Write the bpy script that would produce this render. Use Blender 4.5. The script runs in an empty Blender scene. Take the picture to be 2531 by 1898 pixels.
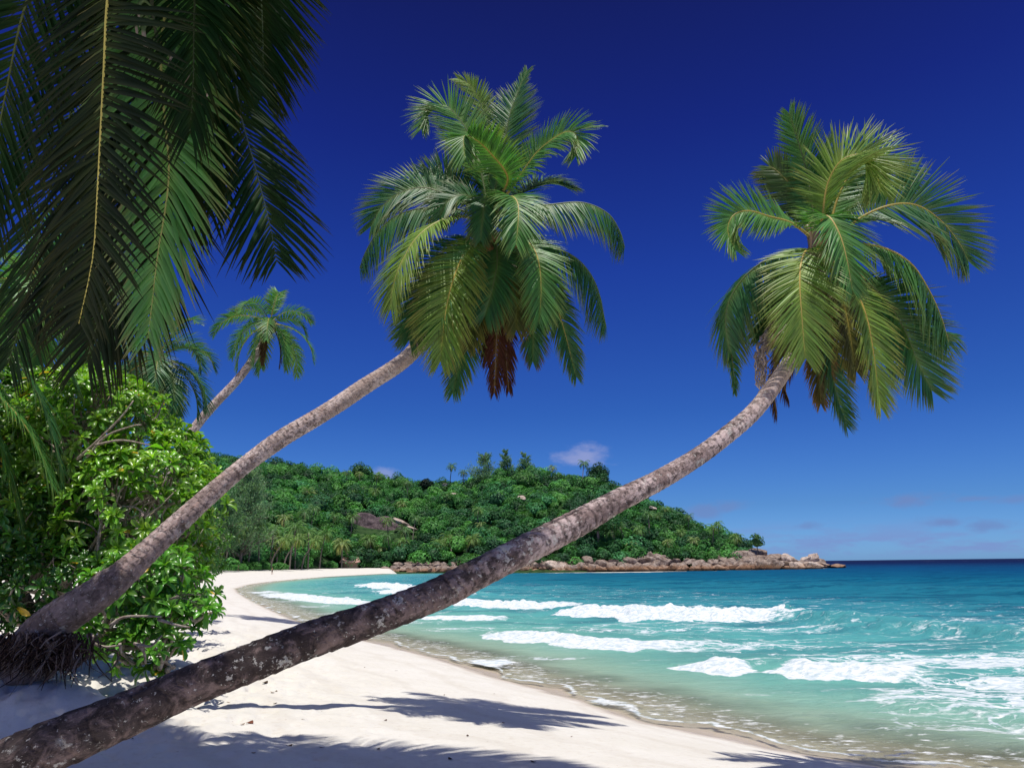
SKY_TINT = [(0.0, (.29, .61, 1.42)), (0.014, (.287, .61, 1.4)), (0.071, (.213, .464, 1.01)), (0.193, (.13, .334, .88)),
            (0.372, (.095, .215, .84)), (0.53, (.075, .118, .61)), (0.66, (.070, .082, .39)), (0.74, (.55, .42, .48)), (0.84, (1.8, 1.35, 1.2)), (1.0, (2.3, 1.75, 1.5))]
# photo x, y, half-width, half-height (radians), strength, colour index
CLOUDS = [(1450, 1130, 0.034, 0.017, 0.62, 0), (945, 1170, 0.024, 0.008, 0.5, 0), (1738, 1262, 0.034, 0.012, 0.7, 1), (1800, 1252, 0.024, 0.010, .6, 1),
          (2255, 1234, 0.038, 0.010, 0.8, 1), (2340, 1290, 0.032, 0.009, 0.8, 1), (2430, 1297, 0.036, 0.007, 0.7, 1), (2500, 1236, 0.03, 0.006, .6, 1), (1990, 1300, 0.02, 0.005, .6, 1), (2420, 1232, .03, .004, .6, 1)]
CLOUD_BAND = (2.0, 2.9, 6.0); CLOUD_COL = [(3.8, 4.1, 6.6), (1.6, 2.5, 5.3)]
WATER_RAMP = [(0.0, (.42, .45, .33)), (0.15, (.30, .46, .35)), (0.24, (.19, .46, .38)), (0.32, (.12, .42, .39)), (0.42, (.075, .36, .39)), (0.50, (.022, .205, .275)),
              (0.60, (.007, .125, .215)), (0.70, (.004, .072, .18)), (0.78, (.003, .034, .115)), (0.87, (.003, .012, .066)), (1.0, (.003, .010, .055))]
import bpy, math, random
import numpy as np
from mathutils import Vector, Matrix
random.seed(7)
R = np.random.RandomState(11)

# ------------------------------------------------------------------ camera
F_PX, CX, CY = 1829.0, 1265.5, 949.0          # focal length and centre in photo pixels (2531 wide)
PITCH, ROLL, CAMZ = math.atan((1394 - 949) / F_PX), 0.0115, 2.85
cp, sp = math.cos(PITCH), math.sin(PITCH)
FWD = np.array([0, cp, sp]); U0 = np.array([0, -sp, cp]); X0 = np.array([1.0, 0, 0])
RIGHT = X0 * math.cos(ROLL) - U0 * math.sin(ROLL)
UP = U0 * math.cos(ROLL) + X0 * math.sin(ROLL)
CAM = np.array([0, 0, CAMZ])

def P(sx, sy, depth):
    """real-world point seen at photo pixel (sx, sy) at a given distance along the view axis"""
    return CAM + depth * (FWD + RIGHT * ((sx - CX) / F_PX) + UP * ((CY - sy) / F_PX))

def G(sx, sy, z=0.0):
    d = FWD + RIGHT * ((sx - CX) / F_PX) + UP * ((CY - sy) / F_PX)
    return CAM + d * ((z - CAMZ) / d[2])

scene = bpy.context.scene
cam_d = bpy.data.cameras.new('camera')
cam_d.sensor_width = 36.0
cam_d.lens = 36.0 * F_PX / 2531.0
cam_d.clip_start = 0.05; cam_d.clip_end = 60000
cam = bpy.data.objects.new('camera', cam_d)
scene.collection.objects.link(cam)
M = Matrix(((RIGHT[0], UP[0], -FWD[0], CAM[0]), (RIGHT[1], UP[1], -FWD[1], CAM[1]),
            (RIGHT[2], UP[2], -FWD[2], CAM[2]), (0, 0, 0, 1)))
cam.matrix_world = M
scene.camera = cam
scene.view_settings.view_transform = 'Standard'
scene.view_settings.look = 'None'
scene.view_settings.gamma = 1.0
scene.view_settings.exposure = 0.0

# ------------------------------------------------------------------ node helpers
class NT:
    def __init__(s, tree): s.t = tree; s.n = tree.nodes; s.l = tree.links
    def node(s, kind, **kw):
        n = s.n.new(kind)
        for k, v in kw.items():
            if k.startswith('_'): setattr(n, k[1:], v)
        return n
    def put(s, sock, v):
        if isinstance(v, bpy.types.NodeSocket): s.l.new(v, sock)
        elif v is not None:
            if isinstance(v, (tuple, list)) and len(v) == 3 and sock.type == 'RGBA': v = tuple(v) + (1,)
            sock.default_value = v
    def math(s, op, a, b=None, c=None, clamp=False):
        n = s.n.new('ShaderNodeMath'); n.operation = op; n.use_clamp = clamp
        s.put(n.inputs[0], a); s.put(n.inputs[1], b)
        if c is not None: s.put(n.inputs[2], c)
        return n.outputs[0]
    def smooth(s, v, a, b, o0=0.0, o1=1.0):
        n = s.n.new('ShaderNodeMapRange'); n.interpolation_type = 'SMOOTHSTEP'
        s.put(n.inputs[0], v); s.put(n.inputs[1], a); s.put(n.inputs[2], b); s.put(n.inputs[3], o0); s.put(n.inputs[4], o1)
        return n.outputs[0]
    def mix(s, f, a, b, mode='MIX'):
        n = s.n.new('ShaderNodeMix'); n.data_type = 'RGBA'; n.blend_type = mode; n.clamp_factor = True
        s.put(n.inputs[0], f); s.put(n.inputs[6], a); s.put(n.inputs[7], b)
        return n.outputs[2]
    def attr(s, name, out='Fac'):
        n = s.n.new('ShaderNodeAttribute'); n.attribute_name = name
        return n.outputs[out]
    def noise(s, vec, scale, detail=4, rough=0.55, dist=0.0, out=0):
        n = s.n.new('ShaderNodeTexNoise')
        s.put(n.inputs['Vector'], vec); n.inputs['Scale'].default_value = scale
        n.inputs['Detail'].default_value = detail; n.inputs['Roughness'].default_value = rough
        n.inputs['Distortion'].default_value = dist
        return n.outputs[out]
    def voro(s, vec, scale, feature='F1', rand=1.0):
        n = s.n.new('ShaderNodeTexVoronoi'); n.feature = feature
        s.put(n.inputs['Vector'], vec); n.inputs['Scale'].default_value = scale
        n.inputs['Randomness'].default_value = rand
        return n.outputs['Distance']
    def ramp(s, v, stops, interp='LINEAR'):
        n = s.n.new('ShaderNodeValToRGB'); n.color_ramp.interpolation = interp
        e = n.color_ramp.elements
        while len(e) > 1: e.remove(e[-1])
        e[0].position = stops[0][0]; e[0].color = tuple(stops[0][1]) + (1,)
        for p, c in stops[1:]:
            k = e.new(p); k.color = tuple(c) + (1,)
        s.put(n.inputs[0], v)
        return n.outputs[0]
    def vscale(s, vec, sc):
        n = s.n.new('ShaderNodeVectorMath'); n.operation = 'MULTIPLY'
        s.put(n.inputs[0], vec); n.inputs[1].default_value = sc
        return n.outputs[0]
    def bump(s, h, strength, dist, normal=None):
        n = s.n.new('ShaderNodeBump'); s.put(n.inputs['Height'], h)
        s.put(n.inputs['Strength'], strength); n.inputs['Distance'].default_value = dist
        if normal is not None: s.put(n.inputs['Normal'], normal)
        return n.outputs[0]

def new_mat(name):
    m = bpy.data.materials.new(name); m.use_nodes = True
    m.node_tree.nodes.clear()
    t = NT(m.node_tree)
    t.out = t.n.new('ShaderNodeOutputMaterial')
    return m, t

def principled(t, base, rough=0.7, spec=0.3, normal=None, coat=0.0):
    b = t.n.new('ShaderNodeBsdfPrincipled')
    t.put(b.inputs['Base Color'], base); t.put(b.inputs['Roughness'], rough)
    t.put(b.inputs['Specular IOR Level'], spec)
    if coat: b.inputs['Coat Weight'].default_value = coat; b.inputs['Coat Roughness'].default_value = 0.25
    if normal is not None: t.put(b.inputs['Normal'], normal)
    return b.outputs[0]

# ------------------------------------------------------------------ sky and sun
SUN_TO = np.array([0.0, -0.26, 0.965]); SUN_TO /= np.linalg.norm(SUN_TO)
sun_elev = math.asin(SUN_TO[2]); sun_az = math.atan2(SUN_TO[0], SUN_TO[1])
world = bpy.data.worlds.new("World"); scene.world = world; world.use_nodes = True
W = NT(world.node_tree); world.node_tree.nodes.clear()
wo = W.n.new('ShaderNodeOutputWorld'); bg = W.n.new('ShaderNodeBackground')
sky = W.n.new('ShaderNodeTexSky'); sky.sky_type = 'NISHITA'; sky.sun_disc = False
sky.sun_elevation = sun_elev; sky.sun_rotation = sun_az
sky.altitude = 0; sky.air_density = 1.0; sky.dust_density = 0.3; sky.ozone_density = 2.0
tc = W.n.new('ShaderNodeTexCoord')
sep = W.n.new('ShaderNodeSeparateXYZ'); W.l.new(tc.outputs['Generated'], sep.inputs[0])
zz = sep.outputs[2]
tint = W.ramp(zz, SKY_TINT)
skycol = W.mix(1.0, sky.outputs[0], tint, 'MULTIPLY')
# small fair-weather clouds low over the sea, placed by direction
def dirv(sx, sy):
    d = FWD + RIGHT * ((sx - CX) / F_PX) + UP * ((CY - sy) / F_PX)
    return d / np.linalg.norm(d)
cn = W.noise(W.vscale(tc.outputs['Generated'], (1, 1, 2.2)), 26, 6, 0.62)
cn2 = W.noise(W.vscale(tc.outputs['Generated'], (1, 1, 5.0)), 14, 6, 0.65)
masks = [None, None]
for sx, sy, wx, wz, st, ci in CLOUDS:
    d = dirv(sx, sy)
    sub = W.n.new('ShaderNodeVectorMath'); sub.operation = 'SUBTRACT'
    W.put(sub.inputs[0], tc.outputs['Generated']); sub.inputs[1].default_value = tuple(d)
    sc = W.vscale(sub.outputs[0], (1 / wx, 1 / wx, 1 / wz))
    ln = W.n.new('ShaderNodeVectorMath'); ln.operation = 'LENGTH'; W.put(ln.inputs[0], sc)
    m_ = W.smooth(W.math('ADD', ln.outputs['Value'], W.math('MULTIPLY', W.math('SUBTRACT', 0.5, cn), 2.6)), 0.1, 1.3, st, 0.0)
    masks[ci] = m_ if masks[ci] is None else W.math('MAXIMUM', masks[ci], m_)
band = W.math('MULTIPLY', W.smooth(zz, 0.001, 0.012), W.smooth(zz, 0.055, 0.018))
band = W.math('MULTIPLY', band, W.smooth(cn2, 0.40, 0.62, 0.0, 0.75))
skycol = W.mix(band, skycol, CLOUD_BAND)
skycol = W.mix(masks[0], skycol, CLOUD_COL[0])
skycol = W.mix(masks[1], skycol, CLOUD_COL[1])
W.put(bg.inputs[0], skycol); bg.inputs[1].default_value = 0.1
W.l.new(bg.outputs[0], wo.inputs[0])

sl = bpy.data.lights.new('sun', 'SUN'); sl.energy = 4.3; sl.angle = math.radians(0.5); sl.color = (1.0, 0.955, 0.89)
so = bpy.data.objects.new('sun', sl); scene.collection.objects.link(so)
so.rotation_euler = Vector(SUN_TO).to_track_quat('Z', 'Y').to_euler()

# ------------------------------------------------------------------ mesh helpers
COL = scene.collection
def make_mesh(name, V, Fq, mat, attrs=None, smooth=True, tris=None):
    """V (n,3); Fq (m,4) quads; tris (k,3) optional"""
    me = bpy.data.meshes.new(name)
    V = np.asarray(V, dtype=np.float32)
    nq = 0 if Fq is None else len(Fq); nt = 0 if tris is None else len(tris)
    loops = []
    if nq: loops.append(np.asarray(Fq, dtype=np.int32).ravel())
    if nt: loops.append(np.asarray(tris, dtype=np.int32).ravel())
    loops = np.concatenate(loops)
    me.vertices.add(len(V)); me.vertices.foreach_set('co', V.ravel())
    me.loops.add(len(loops)); me.loops.foreach_set('vertex_index', loops)
    me.polygons.add(nq + nt)
    ls = np.concatenate([np.arange(nq) * 4, nq * 4 + np.arange(nt) * 3]).astype(np.int32)
    me.polygons.foreach_set('loop_start', ls)
    if smooth: me.polygons.foreach_set('use_smooth', np.ones(nq + nt, dtype=bool))
    me.update(calc_edges=True)
    for k, a in (attrs or {}).items():
        a = np.asarray(a, dtype=np.float32)
        if a.ndim == 1:
            at = me.attributes.new(k, 'FLOAT', 'POINT'); at.data.foreach_set('value', a)
        elif k == 'col':
            at = me.attributes.new(k, 'FLOAT_COLOR', 'POINT')
            at.data.foreach_set('color', np.concatenate([a, np.ones((len(a), 1), np.float32)], 1).ravel())
        else:
            at = me.attributes.new(k, 'FLOAT_VECTOR', 'POINT'); at.data.foreach_set('vector', a.ravel())
    if mat: me.materials.append(mat)
    return me

def link(name, me, parent=None):
    o = bpy.data.objects.new(name, me); COL.objects.link(o)
    if parent is not None: o.parent = parent
    return o

def thing(name, label, cat, loc=(0, 0, 0), group=None, me=None):
    o = bpy.data.objects.new(name, me); COL.objects.link(o); o.location = tuple(loc)
    if me is None: o.empty_display_size = 0.3
    o['label'] = label; o['category'] = cat
    if group: o['group'] = group
    return o

def kind(o, k): o['kind'] = k; return o

def nrm(a): return a / np.maximum(np.linalg.norm(a, axis=-1, keepdims=True), 1e-9)

# lattice noise
_perm = R.permutation(512)
def _h(ix, iy, iz=0):
    return _perm[(_perm[(_perm[ix & 511] + iy) & 511] + iz) & 511] / 511.0
def vnoise(x, y):
    x = np.asarray(x, float); y = np.asarray(y, float)
    ix = np.floor(x).astype(int); iy = np.floor(y).astype(int)
    fx = x - ix; fy = y - iy; fx = fx * fx * (3 - 2 * fx); fy = fy * fy * (3 - 2 * fy)
    return (_h(ix, iy) * (1 - fx) + _h(ix + 1, iy) * fx) * (1 - fy) + (_h(ix, iy + 1) * (1 - fx) + _h(ix + 1, iy + 1) * fx) * fy
def fbm(x, y, o=4, g=0.5):
    s = 0; a = 1; tot = 0
    for i in range(o):
        s = s + a * vnoise(x * 2 ** i + 17.3 * i, y * 2 ** i + 9.1 * i); tot += a; a *= g
    return s / tot
def vnoise3(p):
    i = np.floor(p).astype(int); f = p - i; f = f * f * (3 - 2 * f)
    r = 0
    for dx in (0, 1):
        for dy in (0, 1):
            for dz in (0, 1):
                w = (f[:, 0] if dx else 1 - f[:, 0]) * (f[:, 1] if dy else 1 - f[:, 1]) * (f[:, 2] if dz else 1 - f[:, 2])
                r = r + w * _h(i[:, 0] + dx, i[:, 1] + dy, i[:, 2] + dz)
    return r
def fbm3(p, o=3):
    s = 0; a = 1; tot = 0
    for i in range(o): s = s + a * vnoise3(p * 2 ** i + 5.7 * i); tot += a; a *= .5
    return s / tot

def sstep(a, b, x):
    t = np.clip((x - a) / (b - a), 0, 1); return t * t * (3 - 2 * t)

def spline(pts, n):
    """Catmull-Rom through rows of pts (any width), n samples, roughly even in length"""
    pts = np.asarray(pts, float)
    q = np.vstack([2 * pts[0] - pts[1], pts, 2 * pts[-1] - pts[-2]])
    out = []
    for i in range(1, len(q) - 2):
        t = np.linspace(0, 1, 24, endpoint=False)[:, None]
        a, b, c, d = q[i - 1], q[i], q[i + 1], q[i + 2]
        out.append(0.5 * (2 * b + (c - a) * t + (2 * a - 5 * b + 4 * c - d) * t ** 2 + (-a + 3 * b - 3 * c + d) * t ** 3))
    out.append(pts[-1:]); out = np.vstack(out)
    s = np.concatenate([[0], np.cumsum(np.linalg.norm(np.diff(out[:, :3], axis=0), axis=1))])
    u = np.linspace(0, s[-1], n)
    return np.stack([np.interp(u, s, out[:, k]) for k in range(out.shape[1])], 1), s[-1]

def seg_dist(px, py, line):
    """distance to polyline; also param index and side (+ left of direction)"""
    best = np.full(px.shape, 1e18); side = np.zeros(px.shape); par = np.zeros(px.shape)
    for i in range(len(line) - 1):
        ax, ay = line[i][:2]; bx, by = line[i + 1][:2]
        dx, dy = bx - ax, by - ay; L2 = dx * dx + dy * dy
        t = np.clip(((px - ax) * dx + (py - ay) * dy) / L2, 0, 1)
        ex = px - ax - t * dx; ey = py - ay - t * dy
        d2 = ex * ex + ey * ey
        m = d2 < best
        best = np.where(m, d2, best); side = np.where(m, dx * ey - dy * ex, side); par = np.where(m, i + t, par)
    return np.sqrt(best), np.sign(side), par

def inside_poly(px, py, poly):
    c = np.zeros(px.shape, bool); n = len(poly)
    for i in range(n):
        x1, y1 = poly[i][:2]; x2, y2 = poly[(i + 1) % n][:2]
        if y1 == y2: continue
        m = ((y1 > py) != (y2 > py)) & (px < (x2 - x1) * (py - y1) / (y2 - y1) + x1)
        c ^= m
    return c

def tube_arrays(path, rad, nseg=8, cap=True):
    """path (n,3), rad (n,) or (n,nseg); returns V, quads, tc (seamless coords along the tube), ring index"""
    path = np.asarray(path, float); n = len(path)
    T = nrm(np.gradient(path, axis=0))
    ref = np.array([0, 0, 1.0]) if abs(T[0][2]) < 0.9 else np.array([1.0, 0, 0])
    A = np.zeros_like(path); a = nrm(np.cross(ref, T[0])[None])[0]
    for i in range(n):
        a = a - T[i] * np.dot(a, T[i]); a = a / max(np.linalg.norm(a), 1e-9); A[i] = a
    B = np.cross(T, A)
    th = np.arange(nseg) * 2 * np.pi / nseg
    rad = np.asarray(rad, float)
    if rad.ndim == 1: rad = np.repeat(rad[:, None], nseg, 1)
    V = path[:, None, :] + rad[:, :, None] * (A[:, None, :] * np.cos(th)[None, :, None] + B[:, None, :] * np.sin(th)[None, :, None])
    s = np.concatenate([[0], np.cumsum(np.linalg.norm(np.diff(path, axis=0), axis=1))])
    tcv = np.stack([rad * np.cos(th)[None], rad * np.sin(th)[None], np.repeat(s[:, None], nseg, 1)], 2)
    i = np.arange(n - 1)[:, None] * nseg; j = np.arange(nseg)[None]; j2 = (j + 1) % nseg
    Q = np.stack([i + j, i + j2, i + nseg + j2, i + nseg + j], 2).reshape(-1, 4)
    V = V.reshape(-1, 3); tcv = tcv.reshape(-1, 3)
    if cap:
        tris = []
        for e, base in ((0, 0), (n - 1, (n - 1) * nseg)):
            V = np.vstack([V, path[e]]); tcv = np.vstack([tcv, [0, 0, s[e]]]); c = len(V) - 1
            for k in range(nseg):
                k2 = (k + 1) % nseg
                tris.append((base + k2, base + k, c) if e == 0 else (base + k, base + k2, c))
        return V, Q, tcv, np.array(tris)
    return V, Q, tcv, None

class Acc:
    """accumulates several shapes into one mesh"""
    def __init__(s): s.V = []; s.Q = []; s.T = []; s.A = {}; s.n = 0
    def add(s, V, Q=None, T=None, **at):
        V = np.asarray(V, float)
        s.V.append(V)
        if Q is not None and len(Q): s.Q.append(np.asarray(Q) + s.n)
        if T is not None and len(T): s.T.append(np.asarray(T) + s.n)
        for k, v in at.items():
            v = np.asarray(v, float)
            if v.ndim == 0: v = np.full(len(V), float(v))
            elif v.ndim == 1 and len(v) == 3 and len(V) != 3: v = np.repeat(v[None], len(V), 0)
            s.A.setdefault(k, []).append(v)
        s.n += len(V)
    def mesh(s, name, mat, smooth=True, off=(0, 0, 0)):
        V = np.vstack(s.V) - np.asarray(off)
        return make_mesh(name, V, np.vstack(s.Q) if s.Q else None, mat,
                         {k: np.concatenate(v) for k, v in s.A.items()}, smooth, np.vstack(s.T) if s.T else None)
# ------------------------------------------------------------------ shoreline, traced on the water plane
DS = 1.1442
def GD(x, y, z=0.0): return G(x * DS, y * DS, z)
sh_D = [(1900, 1655), (1700, 1622), (1400, 1560), (1250, 1510), (1100, 1470), (980, 1432), (860, 1400), (760, 1378),
        (690, 1360), (640, 1340), (590, 1318), (545, 1296), (520, 1282), (512, 1272), (540, 1263), (580, 1257), (620, 1253), (700, 1246), (830, 1239)]
shore = [tuple(GD(*p)[:2]) for p in sh_D]
shore = [(40, -60), (22, -14), (13.5, 3), (9.0, 8.2)] + shore
beach_end = len(shore)
head_D = [(900, 1238.6), (1000, 1238), (1140, 1237), (1280, 1236.5), (1400, 1235.5), (1500, 1233), (1600, 1231), (1700, 1229.5), (1760, 1228)]
head = [tuple(GD(*p)[:2]) for p in head_D]
coast = shore + head
tip = coast[-1]
land_poly = coast + [(tip[0] + 14, tip[1] + 10), (tip[0] + 4, tip[1] + 40), (tip[0] - 10, tip[1] + 160), (-100, 620), (-700, 600), (-700, -300), (40, -300)]

def land_d(x, y):
    """signed distance inland (+) / offshore (-) from the waterline"""
    d, _, _ = seg_dist(x, y, land_poly + [land_poly[0]])
    ins = inside_poly(x, y, land_poly)
    return np.where(ins, d, -d)

def sand_z(x, y, fine=True):
    r = np.hypot(x, y)
    d = land_d(x, y)
    top = 1.35 + 1.0 * sstep(60, 200, r)
    L = 7.0 + 9.0 * sstep(40, 200, r)
    z = np.where(d > 0, top * (1 - np.exp(-d / L)), np.maximum(d * 0.065, -3.0))
    hd = sstep(200, 260, r) * sstep(-.165, -.150, x / np.maximum(y, 1)) * (y > 0)
    z = z * (1 - hd) - .6 * hd
    z = z + (1.50 - z) * np.exp(-(((x + 6.9) / 2.1) ** 2 + ((y - 9.75) / 1.0) ** 2) ** 2)      # eroded bank under the root ball
    z = z + 0.25 * np.exp(-(((x + 8.5) / 3.0) ** 2 + ((y - 13.5) / 2.5) ** 2))
    if fine:
        dry = sstep(1.5, 7, d) * (1 - sstep(60, 120, r))
        z = z + dry * ((fbm(x * 0.9, y * 0.9, 3) - 0.5) * 0.06 + (fbm(x * 4.3, y * 4.3, 3) - .5) * .010)
        left = (.35 * sstep(0.2, -3.0, x) + .65 * sstep(-3.2, -5.5, x)) * dry
        z = z + left * ((fbm(x * 3.1 + 50, y * 3.1, 3) - 0.5) * 0.22)
        z = z - left * 0.05 * np.maximum(0, fbm(x * 4.3, y * 4.3 + 33, 2) - 0.52) * 8
    return z

def polar_grid(radii, angs, zf):
    rr, aa = np.meshgrid(radii, angs, indexing='ij')
    x = rr * np.sin(aa); y = rr * np.cos(aa)
    nr, na = rr.shape
    i = np.arange(nr - 1)[:, None] * na; j = np.arange(na - 1)[None]
    Q = np.stack([i + j, i + na + j, i + na + j + 1, i + j + 1], 2).reshape(-1, 4)
    return x.ravel(), y.ravel(), Q, rr.shape

# ---- sand: one sheet to the horizon (the seabed is the same sheet, under the water)
angs = np.concatenate([np.linspace(-math.pi, -0.72, 90, endpoint=False), np.linspace(-0.72, 0.72, 620), np.linspace(0.72, math.pi, 90)[1:]])
radii = np.concatenate([[0.05, 0.8, 2.0, 3.0], np.geomspace(4.0, 30, 230, endpoint=False), np.geomspace(30, 600, 110, endpoint=False), np.geomspace(600, 40000, 14)])
x, y, Q, _ = polar_grid(radii, angs, None)
d_l = land_d(x, y); z = sand_z(x, y)
z = np.where(np.hypot(x, y) > 560, -3.0, z)
m, t = new_mat('beach_sand')
geo = t.n.new('ShaderNodeNewGeometry'); pos = geo.outputs['Position']
dl = t.attr('inland')
n1 = t.noise(pos, 0.7, 5, 0.6); n2 = t.noise(pos, 9, 5, 0.65); n3 = t.noise(pos, 190, 3, 0.7); n4 = t.noise(pos, 3.0, 4, .6)
dryc = t.mix(t.smooth(n1, 0.3, 0.7), (.68, .65, .575), (.73, .705, .64))
dryc = t.mix(t.math('MULTIPLY', t.smooth(n2, 0.50, 0.72), .45), dryc, (.58, .52, .43))
dryc = t.mix(t.math('MULTIPLY', t.smooth(n3, 0.56, 0.75), .35), dryc, (.36, .30, .25))
specks = t.smooth(t.voro(pos, 5.5), 0.09, 0.05)
specks = t.math('MULTIPLY', specks, t.smooth(n4, .5, .62))
dryc = t.mix(t.math('MULTIPLY', specks, .55), dryc, (.20, .13, .08))
# faint swash lines parallel with the waterline
wob = t.math('ADD', dl, t.math('MULTIPLY', t.noise(pos, .5, 3), 2.0))
lines = t.math('SINE', t.math('MULTIPLY', wob, 4.2))
dryc = t.mix(t.math('MULTIPLY', t.smooth(lines, .55, 1), .16), dryc, (.46, .40, .32))
wet = t.smooth(t.math('ADD', dl, t.math('MULTIPLY', t.math('SUBTRACT', n1, 0.5), 1.2)), 0.75, 0.05)
wetc = t.mix(n2, (.55, .455, .34), (.64, .54, .42))
colr = t.mix(wet, dryc, wetc)
rgh = t.math('SUBTRACT', 0.95, t.math('MULTIPLY', wet, 0.72))
nn = t.bump(t.math('ADD', t.math('MULTIPLY', n2, .6), t.math('MULTIPLY', n3, .12)), 0.5, 0.03)
nn = t.bump(n4, t.math('SUBTRACT', .35, t.math('MULTIPLY', wet, .3)), 0.08, nn)
t.l.new(principled(t, colr, rgh, t.math('ADD', .1, t.math('MULTIPLY', wet, .35)), nn), t.out.inputs[0])
sand_mat = m
kind(link('sand_ground', make_mesh('sand_ground', np.stack([x, y, z], 1), Q, m, {'inland': np.clip(d_l, -30, 60)})), 'structure')

# ------------------------------------------------------------------ sea
H_PX = 740.0
ypx = np.concatenate([np.linspace(290, 100, 330, endpoint=False), np.linspace(100, 4, 270, endpoint=False), np.geomspace(4, 0.05, 24)])
rad = CAMZ * H_PX / ypx
rad = rad[rad > 6.5]
ang = np.linspace(-0.80, 0.98, 760)
x, y, Q, shp = polar_grid(rad, ang, None)
r = np.hypot(x, y)
dbeach, sside, _ = seg_dist(x, y, shore)
off = -land_d(x, y)                                     # offshore distance, any coast
offb = np.where(off > 0, dbeach, -dbeach)

# breakers: (photo polyline of the foot of each wave, height, foam at start/end, back width, front width)
def wl(pts): return [tuple(GD(*p)[:2]) for p in pts]
#  each: line, A(list per vertex), foam(list per vertex), wb, wf
BR = [
 (wl([(770, 1262), (800, 1268), (855, 1272), (900, 1276)]), [.2, .9, .6, .2], [.2, 1, .9, .3], 3.0, 2.0),
 (wl([(830, 1276), (880, 1283), (960, 1290)]), [.3, .9, .6], [.6, 1, .8], 3.0, 2.0),
 (wl([(960, 1306), (1010, 1311), (1100, 1314), (1185, 1316), (1205, 1322), (1230, 1330), (1300, 1336), (1390, 1340), (1500, 1341), (1590, 1341), (1640, 1338), (1700, 1345), (1800, 1358), (1950, 1372), (2100, 1382), (2260, 1392), (2500, 1405)]),
  [.45, .60, .62, .60, .55, .75, .80, .95, .85, .85, .80, .80, .75, .7, .65, .6, .5],
  [.9, 1.0, 1.0, .95, .15, 1.0, 1.0, 1.0, 1.0, 1.0, .85, .30, .30, .33, .32, .35, .3], 3.2, 1.2),
 (wl([(925, 1338), (1000, 1340), (1080, 1343)]), [.15, .3, .2], [.75, .9, .5], 1.5, .8),
 (wl([(1060, 1372), (1090, 1380), (1160, 1388), (1260, 1396), (1350, 1400), (1450, 1400), (1560, 1402)]), [.2, .42, .42, .36, .3, .2, .1], [.6, 1, .97, .9, .85, .6, .3], 1.6, .8),
 (wl([(1480, 1440), (1510, 1446), (1560, 1454), (1610, 1453), (1645, 1451), (1675, 1455), (1720, 1462), (1800, 1468), (1900, 1468), (2000, 1474), (2100, 1478), (2250, 1480), (2450, 1490)]),
  [.15, .36, .43, .42, .30, .38, .40, .38, .32, .26, .18, .12, .1], [.5, 1, 1, .95, .28, .9, .97, .92, .75, .45, .35, .3, .2], 1.4, .62),
 (wl([(560, 1284), (600, 1290), (680, 1297), (740, 1300)]), [.2, .4, .4, .3], [.4, .9, .9, .6], 2.2, 1.2),
 (wl([(640, 1296), (700, 1300), (760, 1306), (860, 1314)]), [.2, .35, .35, .3], [.5, .9, .9, .8], 1.8, 1.0),
 (wl([(590, 1286), (620, 1290), (645, 1294)]), [.2, .4, .2], [.5, 1, .5], 2.2, 1.2),
 (wl([(540, 1279), (560, 1281), (580, 1283)]), [.1, .3, .1], [.3, .8, .3], 2.2, 1.2),
 (wl([(1035, 1430), (1055, 1440), (1085, 1443)]), [.05, .14, .08], [.5, .9, .5], .6, .35),
 (wl([(1840, 1530), (1950, 1537), (2080, 1560), (2212, 1590), (2400, 1620)]), [.05, .16, .2, .2, .2], [.1, .35, .4, .4, .3], 1.4, .8),
 # unbroken swells
 (wl([(1150, 1262), (1500, 1262), (1900, 1275), (2300, 1285)]), [.2, .5, .5, .4], [0, 0, 0, 0], 6, 4),
 (wl([(1500, 1248), (1900, 1254), (2300, 1262)]), [.2, .5, .5], [0, 0, 0], 9, 6),
 (wl([(1700, 1560), (1900, 1590), (2200, 1640)]), [.05, .12, .1], [0, 0, 0], .9, .6),
]
hgt = np.zeros_like(x); foam = np.zeros_like(x); glass = np.zeros_like(x)
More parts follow.
